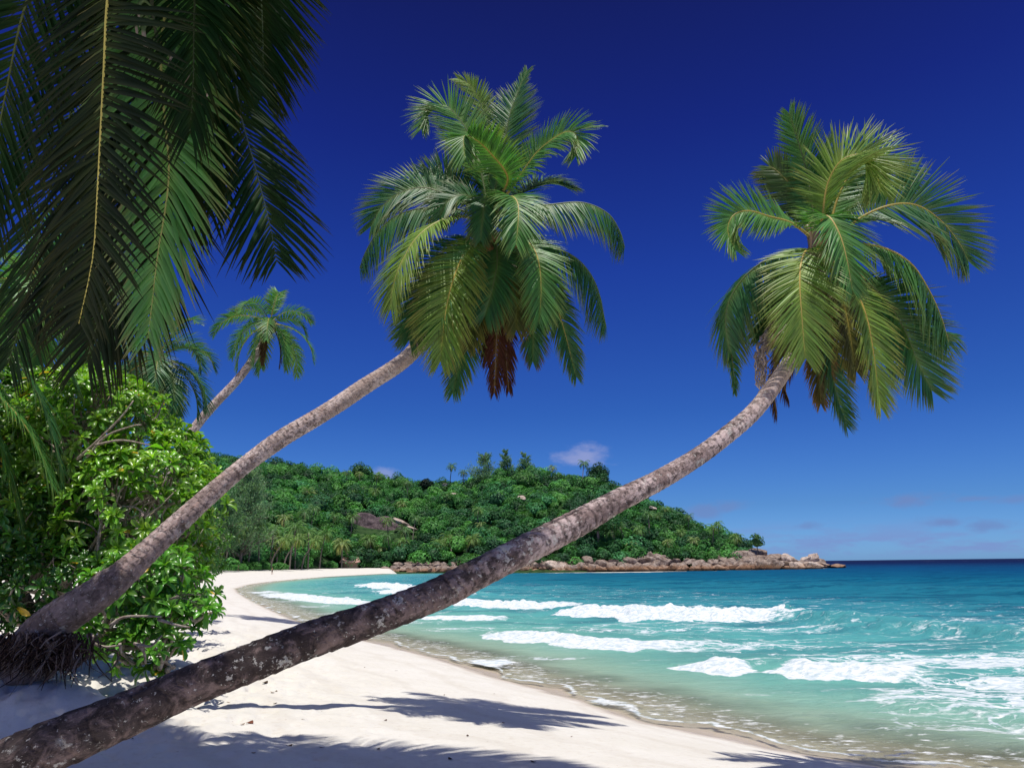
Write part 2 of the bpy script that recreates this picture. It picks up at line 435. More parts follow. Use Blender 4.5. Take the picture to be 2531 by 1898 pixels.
for ln, A, Fm, wb, wf in BR:
    # restrict to near the line
    lx = [p[0] for p in ln]; ly = [p[1] for p in ln]
    sel = (x > min(lx) - 14) & (x < max(lx) + 14) & (y > min(ly) - 14) & (y < max(ly) + 14)
    if not sel.any(): continue
    xs, ys = x[sel], y[sel]
    dd, sd, par = seg_dist(xs, ys, ln)
    s = dd * sd                                  # + = left of direction = seaward for left-to-right lines
    jit = (fbm(xs * 1.1, ys * 1.1, 4) - 0.5)
    s = s + jit * wf * 2.2
    k = np.arange(len(ln))
    a = np.interp(par, k, A) * .60; f = np.interp(par, k, Fm) * (.80 + .35 * fbm(xs * .8 + 11, ys * .8, 2))
    # fade past the ends
    e0 = np.hypot(xs - ln[0][0], ys - ln[0][1]); e1 = np.hypot(xs - ln[-1][0], ys - ln[-1][1])
    endf = np.where(par <= 0.0001, np.exp(-(dd / (wf * 1.2)) ** 2), 1) * np.where(par >= len(ln) - 1.0001, np.exp(-(dd / (wf * 1.2)) ** 2), 1)
    crest = wf * 1.1
    prof = np.where(s > crest, np.exp(-((s - crest) / wb) ** 2), np.exp(-((crest - s) / wf) ** 2))
    a = a * (.62 + .80 * fbm(xs * .55 + 40, ys * .55, 3))
    lump = 1 + 0.75 * (fbm(xs * 1.7 + 9, ys * 1.7, 3) - 0.5) * f
    hh = a * prof * lump * endf
    front = sstep(-wf * 1.05, -wf * 0.55, s) * (1 - sstep(crest * 1.05 + .1, crest * 1.35 + .4, s))
    trail = (1 - sstep(crest, crest + wb * 1.1, s)) * sstep(-wf, 0, s) * 0.50
    ff = np.maximum(front * f, trail * np.minimum(f, .8)) * endf
    # churned relief of broken water
    hh = hh + front * endf * sstep(.6, 1, f) * a * (0.42 * (fbm(xs * 3.3, ys * 3.3, 3) - 0.5) + 0.30 * np.maximum(0, vnoise(xs * 6.1, ys * 6.1) - .55))
    hgt[sel] = np.maximum(hgt[sel], hh); foam[sel] = np.maximum(foam[sel], ff)
    gl = (a > .25) * (f > .12) * sstep(-wf * 1.2, 0, s) * (1 - sstep(crest * 1.2, crest + wb * .7, s)) * endf * np.minimum(1, a * 1.3)
    glass[sel] = np.maximum(glass[sel], gl)
# background chop
fade = 1 / (1 + (r / 500) ** 2)
shal = sstep(0, 12, offb)
chop = (fbm(x * .35 + y * .06, y * .5, 4) - .5) * .34 * shal + (fbm(x * 1.3, y * 1.6, 3) - .5) * .10 * sstep(0, 6, offb)
hgt2 = hgt + chop * fade
swash = (fbm(x * .8, y * .8, 3) - .5)
# water surface meets the sand gently
base = 0.02 + 0.06 * np.exp(-np.abs(offb) / 2)
zw = base + hgt2 * sstep(-.3, 3.0, offb)
# lace / streak foam fields
def blob(cx, cy, wx, wy, a):
    c = GD(cx, cy); u = ((x - c[0]) / wx) ** 2 + ((y - c[1]) / wy) ** 2
    return a * np.exp(-u)
lace = np.zeros_like(x)
for cx, cy, wx, wy, a in [(2150, 1430, 9, 3.5, .74), (1980, 1500, 4, 1.5, .5), (2080, 1340, 14, 4, .5), (1450, 1350, 10, 2.5, .5), (2180, 1520, 5, 4, .62), (2100, 1570, 3, 2, .50), (1950, 1440, 6, 2, .60), (1850, 1420, 5, 2, .5), (2200, 1480, 5, 2, .66),
                          (1500, 1395, 9, 2.4, .58), (1250, 1355, 8, 2.5, .50), (1700, 1385, 9, 3, .45), (1350, 1365, 8, 2.5, .52), (1950, 1395, 9, 3, .48),
                          (1150, 1425, 4, 1.4, .46), (1420, 1425, 4, 1.5, .36), (1700, 1500, 4, 1, .36), (900, 1300, 12, 4, .50), (780, 1275, 14, 6, .45), (620, 1300, 6, 4, .48),
                          (1000, 1360, 6, 2.5, .48), (880, 1345, 4, 4, .5), (760, 1325, 5, 4, .5), (680, 1310, 5, 4, .5), (2050, 1350, 12, 4, .45),
                          (1600, 1360, 9, 3, .52)]:
    lace = np.maximum(lace, blob(cx, cy, wx, wy, a))
lace = np.clip(lace * 1.08, 0, .8)
lace = np.maximum(lace, .40 * sstep(3, 8, offb) * (1 - sstep(38, 60, offb)))
# swash edge: a thin white lip along the waterline with scallops
e = offb + swash * 1.6 + 0.25 * np.sin(x * .8 + y * .3)
lip = np.exp(-((e - .22) / .16) ** 2) * (.45 + .5 * fbm(x * 2.3, y * 2.3, 2))
film = sstep(.25, .6, e) * (1 - sstep(1.2, 3.4, e)) * .42
foam_edge = np.maximum(lip, film)
foam_edge = np.maximum(foam_edge, (r > 200) * (x / y > -.16) * np.exp(-np.clip(off, 0, 50) / 1.6) * (.35 + .6 * (fbm(x * .12, y * .12, 2) - .35)))
depth = np.clip(offb, -5, 1500)
depth = depth + (fbm(x * .12, y * .12, 3) - .5) * np.clip(depth, 0, 60) * .5
clear = 1 - sstep(.3, 3.6, e)
cover = sstep(.0, .18, e)                               # where there is water at all
rocky = np.exp(-np.clip(off, 0, 100) / 5.0) * (r > 200)  # band beside the rocks that carries their painted reflection
m, t = new_mat('sea_water')
geo = t.n.new('ShaderNodeNewGeometry'); pos = geo.outputs['Position']
dep = t.attr('depth'); fo = t.attr('foam'); la = t.attr('lace'); cl = t.attr('clear'); cov = t.attr('cover'); ed = t.attr('edge'); gls = t.attr('glass'); rk = t.attr('rocky')
st = t.vscale(pos, (0.55, 1.0, 1.0))
nA = t.noise(st, 1.6, 6, 0.62, .4); nB = t.noise(st, 7, 5, 0.65, .3); nC = t.noise(t.vscale(pos, (.3, 1.3, 1)), .25, 5, .6); nD = t.noise(pos, 26, 3, .6)
lg = t.math('DIVIDE', t.math('LOGARITHM', t.math('MAXIMUM', dep, 1.0), 10.0), 3.2)
wc = t.ramp(lg, WATER_RAMP)
wc = t.mix(t.math('MULTIPLY', t.smooth(nC, .45, .62), t.smooth(dep, 3, 14, .15, .75)), wc, t.mix(1.0, wc, (.45, .50, .62), 'MULTIPLY'))
nS = t.noise(t.vscale(pos, (.5, 2.2, 1)), .9, 5, .65, .5)
wc = t.mix(t.math('MULTIPLY', t.smooth(nS, .50, .66), t.smooth(dep, 3, 14, .1, .5)), wc, t.mix(1.0, wc, (.55, .55, .68), 'MULTIPLY'))
wc = t.mix(t.math('MULTIPLY', t.smooth(nA, .52, .75), t.smooth(dep, 120, 5, 0, .30)), wc, t.mix(1.0, wc, (1.6, 1.35, 1.25), 'MULTIPLY'))
wc = t.mix(t.math('MULTIPLY', gls, .75), wc, (.075, .33, .345))
wc = t.mix(t.math('MULTIPLY', rk, .8), wc, (.006, .035, .075))  # dark reflection of the rocks painted into the water colour
# foam masks
warp = t.n.new('ShaderNodeVectorMath'); warp.operation = 'MULTIPLY_ADD'
t.put(warp.inputs[0], t.noise(pos, .9, 4, .6, 0, 1)); warp.inputs[1].default_value = (1.5, 1.0, 0); t.put(warp.inputs[2], t.vscale(pos, (.5, 1.0, .3)))
v1 = t.voro(warp.outputs[0], 1.15, 'DISTANCE_TO_EDGE'); v2 = t.voro(warp.outputs[0], 3.1, 'DISTANCE_TO_EDGE')
web = t.math('MAXIMUM', t.smooth(v1, .16, .0), t.math('MULTIPLY', t.smooth(v2, .16, .0), .8))
nE = t.noise(warp.outputs[0], 1.3, 7, .68)
lmask = t.math('ADD', t.math('MULTIPLY', web, .30), t.math('MULTIPLY', nE, .78))
lmask = t.smooth(lmask, t.math('SUBTRACT', 1.03, t.math('MULTIPLY', la, .92)), t.math('SUBTRACT', 1.21, t.math('MULTIPLY', la, .92)), 0, .93)
fmask = t.smooth(t.math('ADD', fo, t.math('MULTIPLY', t.math('SUBTRACT', t.math('ADD', t.math('MULTIPLY', nA, .6), t.math('MULTIPLY', nB, .4)), .5), 1.5)), .36, .62)
emask = t.smooth(t.math('ADD', ed, t.math('MULTIPLY', t.math('SUBTRACT', nB, .5), 1.7)), .40, .75, 0, .85)
mk = t.math('MAXIMUM', t.math('MAXIMUM', fmask, lmask), emask)
# scattered whitecaps far out
wcap = t.math('MULTIPLY', t.smooth(t.noise(t.vscale(pos, (.018, .05, 1)), 1, 3, .6), .70, .74), t.smooth(dep, 150, 260))
mk = t.math('MAXIMUM', mk, t.math('MULTIPLY', wcap, .6))
hB = t.math('ADD', t.math('MULTIPLY', nA, .7), t.math('ADD', t.math('MULTIPLY', nB, .3), t.math('MULTIPLY', nD, .06)))
nb = t.bump(hB, .8, .5)
wdif = t.n.new('ShaderNodeBsdfDiffuse'); t.put(wdif.inputs[0], wc); t.put(wdif.inputs['Normal'], nb)
wgl = t.n.new('ShaderNodeBsdfGlossy'); t.put(wgl.inputs['Roughness'], t.smooth(dep, 30, 300, .12, .3)); t.put(wgl.inputs['Normal'], nb)
wfr = t.n.new('ShaderNodeFresnel'); wfr.inputs[0].default_value = 1.33; t.put(wfr.inputs['Normal'], nb)
wmx = t.n.new('ShaderNodeMixShader'); t.put(wmx.inputs[0], t.math('MULTIPLY', wfr.outputs[0], t.smooth(dep, 8, 120, .42, .10)))
t.l.new(wdif.outputs[0], wmx.inputs[1]); t.l.new(wgl.outputs[0], wmx.inputs[2]); water = wmx.outputs[0]
fb = t.bump(t.math('ADD', nB, t.math('MULTIPLY', nD, .5)), .6, .12)
fcol = t.mix(t.smooth(nB, .35, .65), (.50, .60, .64), (.88, .90, .90))
fsh = principled(t, fcol, .9, .1, fb)
# shallow water lets the sand show through
tr = t.n.new('ShaderNodeBsdfTransparent'); tr.inputs[0].default_value = (.93, .985, .94, 1)
gl = t.n.new('ShaderNodeBsdfGlossy'); gl.inputs['Roughness'].default_value = .15; t.put(gl.inputs['Normal'], nb)
fr = t.n.new('ShaderNodeFresnel'); fr.inputs[0].default_value = 1.2; t.put(fr.inputs['Normal'], nb)
thin = t.n.new('ShaderNodeMixShader'); t.put(thin.inputs[0], t.math('MULTIPLY', fr.outputs[0], .30)); t.put(thin.inputs[1], tr.outputs[0]); t.put(thin.inputs[2], gl.outputs[0])
m1 = t.n.new('ShaderNodeMixShader'); t.put(m1.inputs[0], t.math('MULTIPLY', cl, t.smooth(nC, .2, .8, 1.0, .8))); t.put(m1.inputs[1], water); t.put(m1.inputs[2], thin.outputs[0])
m2 = t.n.new('ShaderNodeMixShader'); t.put(m2.inputs[0], mk); t.put(m2.inputs[1], m1.outputs[0]); t.put(m2.inputs[2], fsh)
tr2 = t.n.new('ShaderNodeBsdfTransparent')
m3 = t.n.new('ShaderNodeMixShader'); t.put(m3.inputs[0], cov); t.put(m3.inputs[1], tr2.outputs[0]); t.put(m3.inputs[2], m2.outputs[0])
t.l.new(m3.outputs[0], t.out.inputs[0])
# drop faces well inland
keepv = off > -6
Q = Q[keepv[Q].all(1)]
# water plane must sit just above the wet sand at the lip
zs = sand_z(x, y, False)
near = r < 150
zw = np.where(near & (offb < 2.5), np.maximum(zw, np.minimum(zs + .012, .30)), zw)
kind(link('sea_water', make_mesh('sea_water', np.stack([x, y, zw], 1), Q[:, ::-1], m,
     {'depth': depth, 'foam': foam, 'lace': lace, 'clear': clear, 'cover': cover, 'edge': foam_edge, 'glass': glass, 'rocky': rocky})), 'structure')
# ------------------------------------------------------------------ palms
def leaf_mat(name, base_mul=(1, 1, 1), transl=0.24, rough=.42, spec=.45):
    m, t = new_mat(name)
    c = t.attr('col', 'Color')
    geo = t.n.new('ShaderNodeNewGeometry')
    n = t.noise(geo.outputs['Position'], 3.0, 3)
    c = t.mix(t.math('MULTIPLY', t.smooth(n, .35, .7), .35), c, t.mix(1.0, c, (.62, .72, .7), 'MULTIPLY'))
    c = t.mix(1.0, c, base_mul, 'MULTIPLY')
    b = principled(t, c, rough, spec)
    tl = t.n.new('ShaderNodeBsdfTranslucent'); t.put(tl.inputs[0], t.mix(1.0, c, (1.25, 1.5, .6), 'MULTIPLY'))
    mx = t.n.new('ShaderNodeMixShader'); mx.inputs[0].default_value = transl
    t.l.new(b, mx.inputs[1]); t.l.new(tl.outputs[0], mx.inputs[2]); t.l.new(mx.outputs[0], t.out.inputs[0])
    return m
MAT_LEAF = leaf_mat('palm_leaflets')
MAT_SHADELEAF = leaf_mat('shade_toned_palm_leaflets', (.22, .24, .16), .08, .6, .2)  # leaf colour darkened to stand in for shade on the near hanging fronds
MAT_DEAD = leaf_mat('dry_palm_leaflets', (1, 1, 1), .12, .9, .1)
m, t = new_mat('palm_rachis')
t.l.new(principled(t, t.attr('col', 'Color'), .45, .4), t.out.inputs[0]); MAT_RACH = m

def bark_mat(name, lo, hi, dark, ring=.42, dark_w=.5, lichen=.5, pinkish=(.36, .27, .24)):
    m, t = new_mat(name)
    tcv = t.attr('tc', 'Vector'); ag = t.attr('age'); sc = t.attr('scar')
    sp_ = t.n.new('ShaderNodeSeparateXYZ'); t.put(sp_.inputs[0], tcv)
    n1 = t.noise(t.vscale(tcv, (1, 1, .7)), 3.2, 6, .65); n2 = t.noise(tcv, 17, 5, .7); n3 = t.noise(t.vscale(tcv, (4, 4, .6)), 10, 4, .65)
    n4 = t.noise(tcv, 1.3, 3, .6); nl = t.noise(tcv, 8, 5, .72)
    n5 = t.noise(t.vscale(tcv, (1, 1, .8)), 7.0, 5, .7, .6); n6 = t.noise(tcv, 30, 4, .7)
    c = t.mix(t.smooth(n1, .42, .58), lo, hi)
    c = t.mix(t.math('MULTIPLY', t.smooth(n3, .5, .66), .55), c, pinkish)
    c = t.mix(t.smooth(n5, .50, .60, 0, .75), c, t.mix(.5, dark, lo))
    c = t.mix(t.math('MULTIPLY', t.smooth(n2, .50, .60), .75), c, dark)
    # leaf-scar rings: thin dark uneven lines
    c = t.mix(t.math('MULTIPLY', sc, t.smooth(n2, .3, .6, .6, 1.0)), c, dark)
    # old blackened bark grows with age attribute
    am = t.smooth(t.math('ADD', ag, t.math('MULTIPLY', t.math('SUBTRACT', n1, .5), 2.6)), .25, .55, 0, dark_w)
    c = t.mix(am, c, t.mix(t.smooth(n5, .45, .65), dark, lo))
    c = t.mix(t.smooth(ag, -.1, -.8, 0, .6), c, t.mix(t.smooth(n3, .4, .6), (.58, .47, .41), (.40, .31, .26)))
    # pale lichen crusts in ragged clusters
    clus = t.smooth(n4, .47, .55)
    lm = t.smooth(t.math('ADD', t.math('MULTIPLY', nl, .6), t.math('MULTIPLY', n6, .4)), .60 - .10 * lichen, .64 - .10 * lichen)
    fleck = t.smooth(n6, .625, .66)
    c = t.mix(t.math('MULTIPLY', t.math('MAXIMUM', t.math('MULTIPLY', lm, clus), fleck), .8), c, t.mix(n2, (.42, .44, .40), (.66, .60, .54)))
    h = t.math('ADD', t.math('MULTIPLY', n2, .5), t.math('ADD', t.math('MULTIPLY', n3, .6), t.math('MULTIPLY', n1, .6)))
    h = t.math('SUBTRACT', h, t.math('MULTIPLY', sc, .5))
    nb = t.bump(h, .9, .03)
    t.l.new(principled(t, c, .85, .2, nb), t.out.inputs[0])
    return m
MAT_BARK1 = bark_mat('coconut_bark_dark', (.23, .165, .15), (.56, .445, .42), (.032, .023, .021), dark_w=.93, lichen=.6, pinkish=(.40, .29, .27))
MAT_BARK2 = bark_mat('coconut_bark_grey', (.36, .27, .24), (.66, .54, .50), (.085, .06, .052), dark_w=.8, lichen=.4, pinkish=(.62, .38, .30))
MAT_BARK3 = bark_mat('coconut_bark_pale', (.25, .21, .19), (.42, .36, .33), (.12, .09, .08), dark_w=.3, lichen=.1)

def trunk_mesh(name, ctrl, rads, mat, ring=.10, nseg=40, step=.025, age=None, seed=0, off=(0, 0, 0), lump=.06, feats=()):
    """ctrl (n,3), rads at the same points; leaf-scar rings are modelled as small steps"""
    rs = np.random.RandomState(seed)
    pr = np.hstack([np.asarray(ctrl, float), np.asarray(rads, float)[:, None], (np.zeros(len(ctrl)) if age is None else np.asarray(age))[:, None]])
    _, L = spline(pr, 50)
    n = max(12, int(L / step)); S, L = spline(pr, n)
    s = np.linspace(0, L, n)
    ringpos = [0.0]
    while ringpos[-1] < L: ringpos.append(ringpos[-1] + ring * rs.uniform(.6, 1.45))
    ringpos = np.array(ringpos)
    th = np.arange(nseg) * 2 * np.pi / nseg
    ss = s[:, None] + .035 * (vnoise(np.cos(th)[None] * 1.7 + s[:, None] * 2 + seed, np.sin(th)[None] * 1.7 + s[:, None] * 1.3) - .5) * 2
    k = np.searchsorted(ringpos, ss, side='right').clip(1, len(ringpos) - 1)
    ph = (ss - ringpos[k - 1]) / (ringpos[k] - ringpos[k - 1])
    stp = np.where(ph < .15, ph / .15, 1 - (ph - .15) * .9)             # saw-tooth step
    amp = .032 * np.interp(ss, ringpos, rs.uniform(.3, 1.5, len(ringpos)))
    rad = S[:, 3:4] * (1 + amp * (stp - .5) * 2)
    pn = np.stack([np.cos(th)[None] * 1.2 + 0 * s[:, None], np.sin(th)[None] * 1.2 + 0 * s[:, None], np.repeat(s[:, None] * 1.6, nseg, 1)], 2).reshape(-1, 3)
    rad = rad * (1 + lump * 2 * (fbm3(pn + seed * 3.1, 3).reshape(n, nseg) - .5))
    scar = np.clip(1 - np.abs(ph - .0) / .12, 0, 1) + np.clip(1 - np.abs(ph - 1) / .10, 0, 1)
    scar = np.clip(scar, 0, 1) * np.interp(ss, ringpos, rs.uniform(.2, 1, len(ringpos)))
    # features: (s, theta, half-length, half-angle, depth) gouges (negative) or bosses
    darkf = np.zeros_like(rad)
    for fs, ft, hl, ha, dp in feats:
        dth = (th[None] - ft + np.pi) % (2 * np.pi) - np.pi
        g = np.exp(-((ss - fs) / hl) ** 2 - (dth / ha) ** 2)
        rad = rad + dp * g
        if dp < 0: darkf = np.maximum(darkf, g)
    scar = np.maximum(scar, sstep(.25, .7, darkf))
    V, Q, tcv, tris = tube_arrays(S[:, :3], rad, nseg)
    ex = len(V) - n * nseg
    scar = np.concatenate([scar.ravel(), np.zeros(ex)]); ag = np.concatenate([np.repeat(S[:, 4], nseg), np.zeros(ex)])
    return make_mesh(name, V - np.asarray(off), Q, mat, {'tc': tcv, 'scar': scar, 'age': ag}, True, tris)

def leaflets(S, T, Sd, N, t, L, width, droop, rs, ang=(70, 28), lift=.25, rows=5, col=(.06, .125, .028), tipcol=(.30, .24, .05), tipamt=.5, start=.14, n=85, jit=.16, coljit=.28, shape=None, fold=.5, wind=None, bend=1.0):
    tt = np.linspace(start, .995, n)
    V = []; Q = []; C = []
    nv = 0
    for sg in (-1, 1):
        ti = np.clip(tt + rs.uniform(-.3, .3, n) / n, 0, .999)
        def at(a): return np.stack([np.interp(ti, t, a[:, k]) for k in range(3)], 1)
        p = at(S); Ti = nrm(at(T)); Si = nrm(at(Sd)); Ni = nrm(at(N))
        a = np.radians(np.interp(ti, [start, .5, 1], [ang[0], (ang[0] + ang[1]) * .55, ang[1]]) + rs.normal(0, 3.6, n))
        prof = np.interp(ti, [start, start + .12, .35, .6, .8, .93, 1.0], [.45, .75, 1, 1, .82, .55, .35]) if shape is None else np.interp(ti, shape[0], shape[1])
        ll = L * prof * (1 + rs.uniform(-jit, jit * .5, n))
        lf = lift + rs.normal(0, .08, n)
        D = nrm(sg * Si * np.sin(a)[:, None] + Ti * np.cos(a)[:, None] + Ni * lf[:, None])
        dr = droop * (1 + rs.normal(0, .18, n))
        u = np.array([0, .22, .5, .78, 1.0]) if rows == 5 else np.linspace(0, 1, rows)
        g = np.array([0, 0, -1.0]) if wind is None else nrm(np.array([[wind[0], wind[1], -1.0 + wind[2]]]))[0]
        pos = p[:, None] + ll[:, None, None] * (D[:, None] * (u[None, :, None] - .25 * (dr.clip(0, 2)[:, None, None]) * u[None, :, None] ** 2) + g[None, None] * (dr[:, None, None] * u[None, :, None] ** (1.9)))
        Wd = nrm(np.cross(Ni + rs.normal(0, .15, (n, 3)), D))
        wf = np.interp(u, [0, .15, .5, .8, 1], [.5, 1, .85, .45, .04])
        w = width * (0.7 + .3 * prof)[:, None] * wf[None]
        nd = nrm(np.cross(D, Wd))
        # three columns: folded blade (V section)
        A = pos - Wd[:, None] * w[:, :, None] * .5
        B = pos + nd[:, None] * (w[:, :, None] * .5 * fold)
        Cc = pos + Wd[:, None] * w[:, :, None] * .5
        vv = np.stack([A, B, Cc], 2)                      # n, rows, 3, 3
        R_ = len(u)
        V.append(vv.reshape(-1, 3))
        base = nv + np.arange(n)[:, None, None] * (R_ * 3) + np.arange(R_ - 1)[None, :, None] * 3 + np.arange(2)[None, None]
        Q.append(np.stack([base, base + 1, base + 4, base + 3], -1).reshape(-1, 4))
        nv += n * R_ * 3
        c0 = np.asarray(col)[None] * (1 + rs.uniform(-coljit, coljit, (n, 1))) * (1 + rs.uniform(-.08, .08, (n, 3)))
        tf = (sstep(.55, 1.0, u)[None] * tipamt * rs.uniform(.3, 1.5, (n, 1))).clip(0, 1)
        cc = c0[:, None] * (1 - tf[..., None]) + np.asarray(tipcol)[None, None] * tf[..., None]
        # yellowish base of each leaflet
        cc = cc + np.array([.07, .06, .0])[None, None] * np.exp(-u * 12)[None, :, None]
        C.append(np.repeat(cc[:, :, None], 3, 2).reshape(-1, 3))
    return np.vstack(V), np.vstack(Q), np.vstack(C)

def frond(parent, path, L=.95, width=.035, droop=.45, roll=0.0, lift=.25, n=85, seed=0, col=(.06, .125, .028), rcol=(.30, .26, .07), rrad=.028, name='frond', mat=None, start=.16, side_ref=None, off=None, rach=True, dead=False, k=1.0, face=False, **kw):
    rs = np.random.RandomState(seed + 1000)
    L *= k * 1.08; width *= k; rrad *= k; droop *= .55
    S, tot = spline(path, 40)
    T = nrm(np.gradient(S, axis=0)); t = np.linspace(0, 1, 40)
    h = S[-1] - S[0]
    if side_ref is not None: h = np.asarray(side_ref, float)
    else:
        hl = np.hypot(h[0], h[1]); dropping = max(0., -h[2]) / max(hl, .1) if face else 0.
        h = np.array([h[0], h[1] - min(dropping, 3.0) * max(hl, .4) * 1.2, 0])
    if np.linalg.norm(h) < .3: h = np.array([.3, -1, 0])
    s0 = nrm(np.cross(h, [0, 0, 1.0])[None])[0]
    Sd = nrm(s0[None] - T * (T @ s0)[:, None]); N = nrm(np.cross(Sd, T))
    rl = np.radians(roll) * sstep(0, .35, t)
    Sd2 = Sd * np.cos(rl)[:, None] + N * np.sin(rl)[:, None]; N2 = nrm(np.cross(Sd2, T))
    off = np.zeros(3) if off is None else np.asarray(off)
    V, Q, C = leaflets(S, T, Sd2, N2, t, L, width, droop, rs, lift=lift, n=n, col=col, start=start, **kw)
    o = link(name, make_mesh(name, V - off, Q, mat or (MAT_DEAD if dead else MAT_LEAF), {'col': C}), parent)
    if rach:
        rr = rrad * np.interp(t, [0, .1, .4, 1], [1.5, 1.0, .6, .12])
        V, Q, tcv, tris = tube_arrays(S, rr, 6)
        c = np.repeat(np.asarray(rcol)[None], len(V), 0) * (1 + .15 * (rs.rand(len(V), 1) - .5))
        link('rachis', make_mesh('rachis', V - off, Q, MAT_RACH, {'col': c}, True, tris), o)
    return o

def auto_path(c, az, el, L, sag=1.0, rs=None, n=9):
    """frond rachis leaving the crown at elevation el and arching over"""
    p = np.array(c, float); out = [p.copy()]; e = math.radians(el)
    for i in range(n - 1):
        st = L / (n - 1)
        d = np.array([math.sin(az) * math.cos(e), math.cos(az) * math.cos(e), math.sin(e)])
        p = p + d * st; out.append(p.copy())
        e -= math.radians((6 + 17 * sag * (i / (n - 1)) ** .8) * max(.15, math.cos(e * .9 + .0)) + 2)
    return np.array(out)

# --- coconuts: husk shape with three faces
m, t = new_mat('coconut_husk'); t.l.new(principled(t, t.attr('col', 'Color'), .5, .4), t.out.inputs[0]); MAT_NUT = m
def blob_mesh(name, c, r, col, seed, mat, sc=(1, 1, 1.25), nu=14, nvv=9):
    u = np.linspace(0, 2 * np.pi, nu, endpoint=False); v = np.linspace(.02, np.pi - .02, nvv)
    uu, vv = np.meshgrid(u, v)
    rr = r * (1 + .07 * np.cos(3 * uu) * np.sin(vv)) * (1 + .04 * np.sin(seed + uu * 2 + vv * 3))
    V = np.stack([rr * np.sin(vv) * np.cos(uu) * sc[0], rr * np.sin(vv) * np.sin(uu) * sc[1], rr * np.cos(vv) * sc[2]], 2).reshape(-1, 3) + c
    i = np.arange(nvv - 1)[:, None] * nu; j = np.arange(nu)[None]; j2 = (j + 1) % nu
    Q = np.stack([i + j, i + nu + j, i + nu + j2, i + j2], 2).reshape(-1, 4)
    return make_mesh(name, V, Q, mat, {'col': np.repeat(np.asarray(col)[None], len(V), 0)})

def add_nuts(parent, c, off, n, rad, seed, cols=((.22, .20, .05), (.20, .10, .03), (.14, .17, .04))):
    rs = np.random.RandomState(seed)
    for i in range(n):
        a = rs.uniform(0, 6.28)
        p = np.array(c) - off + np.array([math.cos(a) * rad * rs.uniform(.6, 1), math.sin(a) * rad * rs.uniform(.6, 1), -rs.uniform(.1, .5)])
        link('coconut', blob_mesh('coconut', p, .105 * rs.uniform(.85, 1.15), cols[i % 3], seed + i, MAT_NUT), parent)

def crown_shaft(parent, c, axis, off, seed, rad=.16, L=.7):
    """fibrous brown-and-green heart where the fronds leave the trunk"""
    rs = np.random.RandomState(seed); A = Acc()
    axis = nrm(np.array([axis]))[0]; c = np.asarray(c, float)
    for k in range(16):
        a = k * 2.4; e = .5 + .3 * rs.rand()
        sdir = nrm(np.cross(axis, [math.sin(a), math.cos(a), .2])[None])[0]
        p = np.array([c - axis * L * .5 + sdir * rad * .6, c - axis * L * .1 + sdir * rad * (1.0 + .4 * rs.rand()), c + axis * L * .35 + sdir * rad * (1.4 + rs.rand())])
        Sx, _ = spline(p, 8)
        V, Q, _, T = tube_arrays(Sx, np.interp(np.linspace(0, 1, 8), [0, .3, 1], [.09, .075, .035]) * (rad / .16), 6)
        cc = np.array([(.19, .13, .08), (.26, .21, .08), (.13, .085, .06)][k % 3]) * rs.uniform(.7, 1.2)
        A.add(V, Q, T, col=cc)
    link('crown_heart', A.mesh('crown_heart', MAT_RACH, off=off), parent)

def S2(pts, sc, ox, oy, depth, k=1.0):
    return np.array([P(ox + p[0] * sc, oy + p[1] * sc, (depth + (p[2] if len(p) > 2 else 0)) * k) for p in pts])

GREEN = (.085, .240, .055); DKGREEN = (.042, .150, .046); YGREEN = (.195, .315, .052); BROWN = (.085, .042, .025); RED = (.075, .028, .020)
YR = (.40, .31, .07); GR = (.10, .14, .05); BR_ = (.17, .11, .06)

# ===== leaning palm whose trunk crosses the whole picture
t1w = [(-260, 2015, 5.3, 132), (-60, 1926, 5.45, 130), (60, 1873, 5.5, 128), (190, 1817, 5.65, 122), (316, 1764, 5.8, 112), (475, 1692, 5.95, 98), (633, 1631, 6.15, 93), (758, 1583, 6.4, 88),
       (916, 1531, 6.7, 83), (1075, 1471, 7.1, 79), (1170, 1423, 7.4, 76), (1300, 1357, 7.8, 72), (1408, 1302, 8.3, 66), (1535, 1233, 9.0, 56), (1630, 1186, 9.7, 50), (1725, 1128, 10.4, 45), (1788, 1082, 10.9, 43), (1851, 1029, 11.4, 41),
       (1895, 978, 11.9, 40), (1944, 908, 12.4, 38), (1985, 830, 12.8, 35), (2015, 740, 13.0, 32), (2035, 660, 13.1, 28)]
t1 = [q[:3] for q in t1w]; wpx = [q[3] for q in t1w]
K1 = .73                                                # how near the whole palm stands
t1 = [(a, b, c * (.80 - .07 * min(1, max(0, (c - 5.3) / 7)))) for a, b, c in t1]
t1p = np.array([P(*p) for p in t1]); t1r = np.array([w * p[2] / F_PX / 2 for w, p in zip(wpx, t1)])
b0 = t1p[0] + np.array([-1.3, -.25, -.75]); b1 = b0 + np.array([-.5, -.1, -.55])
t1p = np.vstack([b1, b0, t1p]); t1r = np.concatenate([[t1r[0] * 1.45, t1r[0] * 1.15], t1r])
base1 = b1.copy()
assert len(t1p) == 25
palm1 = thing('coconut_palm', 'long leaning coconut palm with dark lichen-spotted trunk crossing the whole beach to the right-hand crown', 'palm tree', base1)
feats1 = [(5.55, 0.1, .16, .35, -.03), (6.3, 5.6, .10, .25, -.02), (4.2, .3, .09, .3, -.03)]
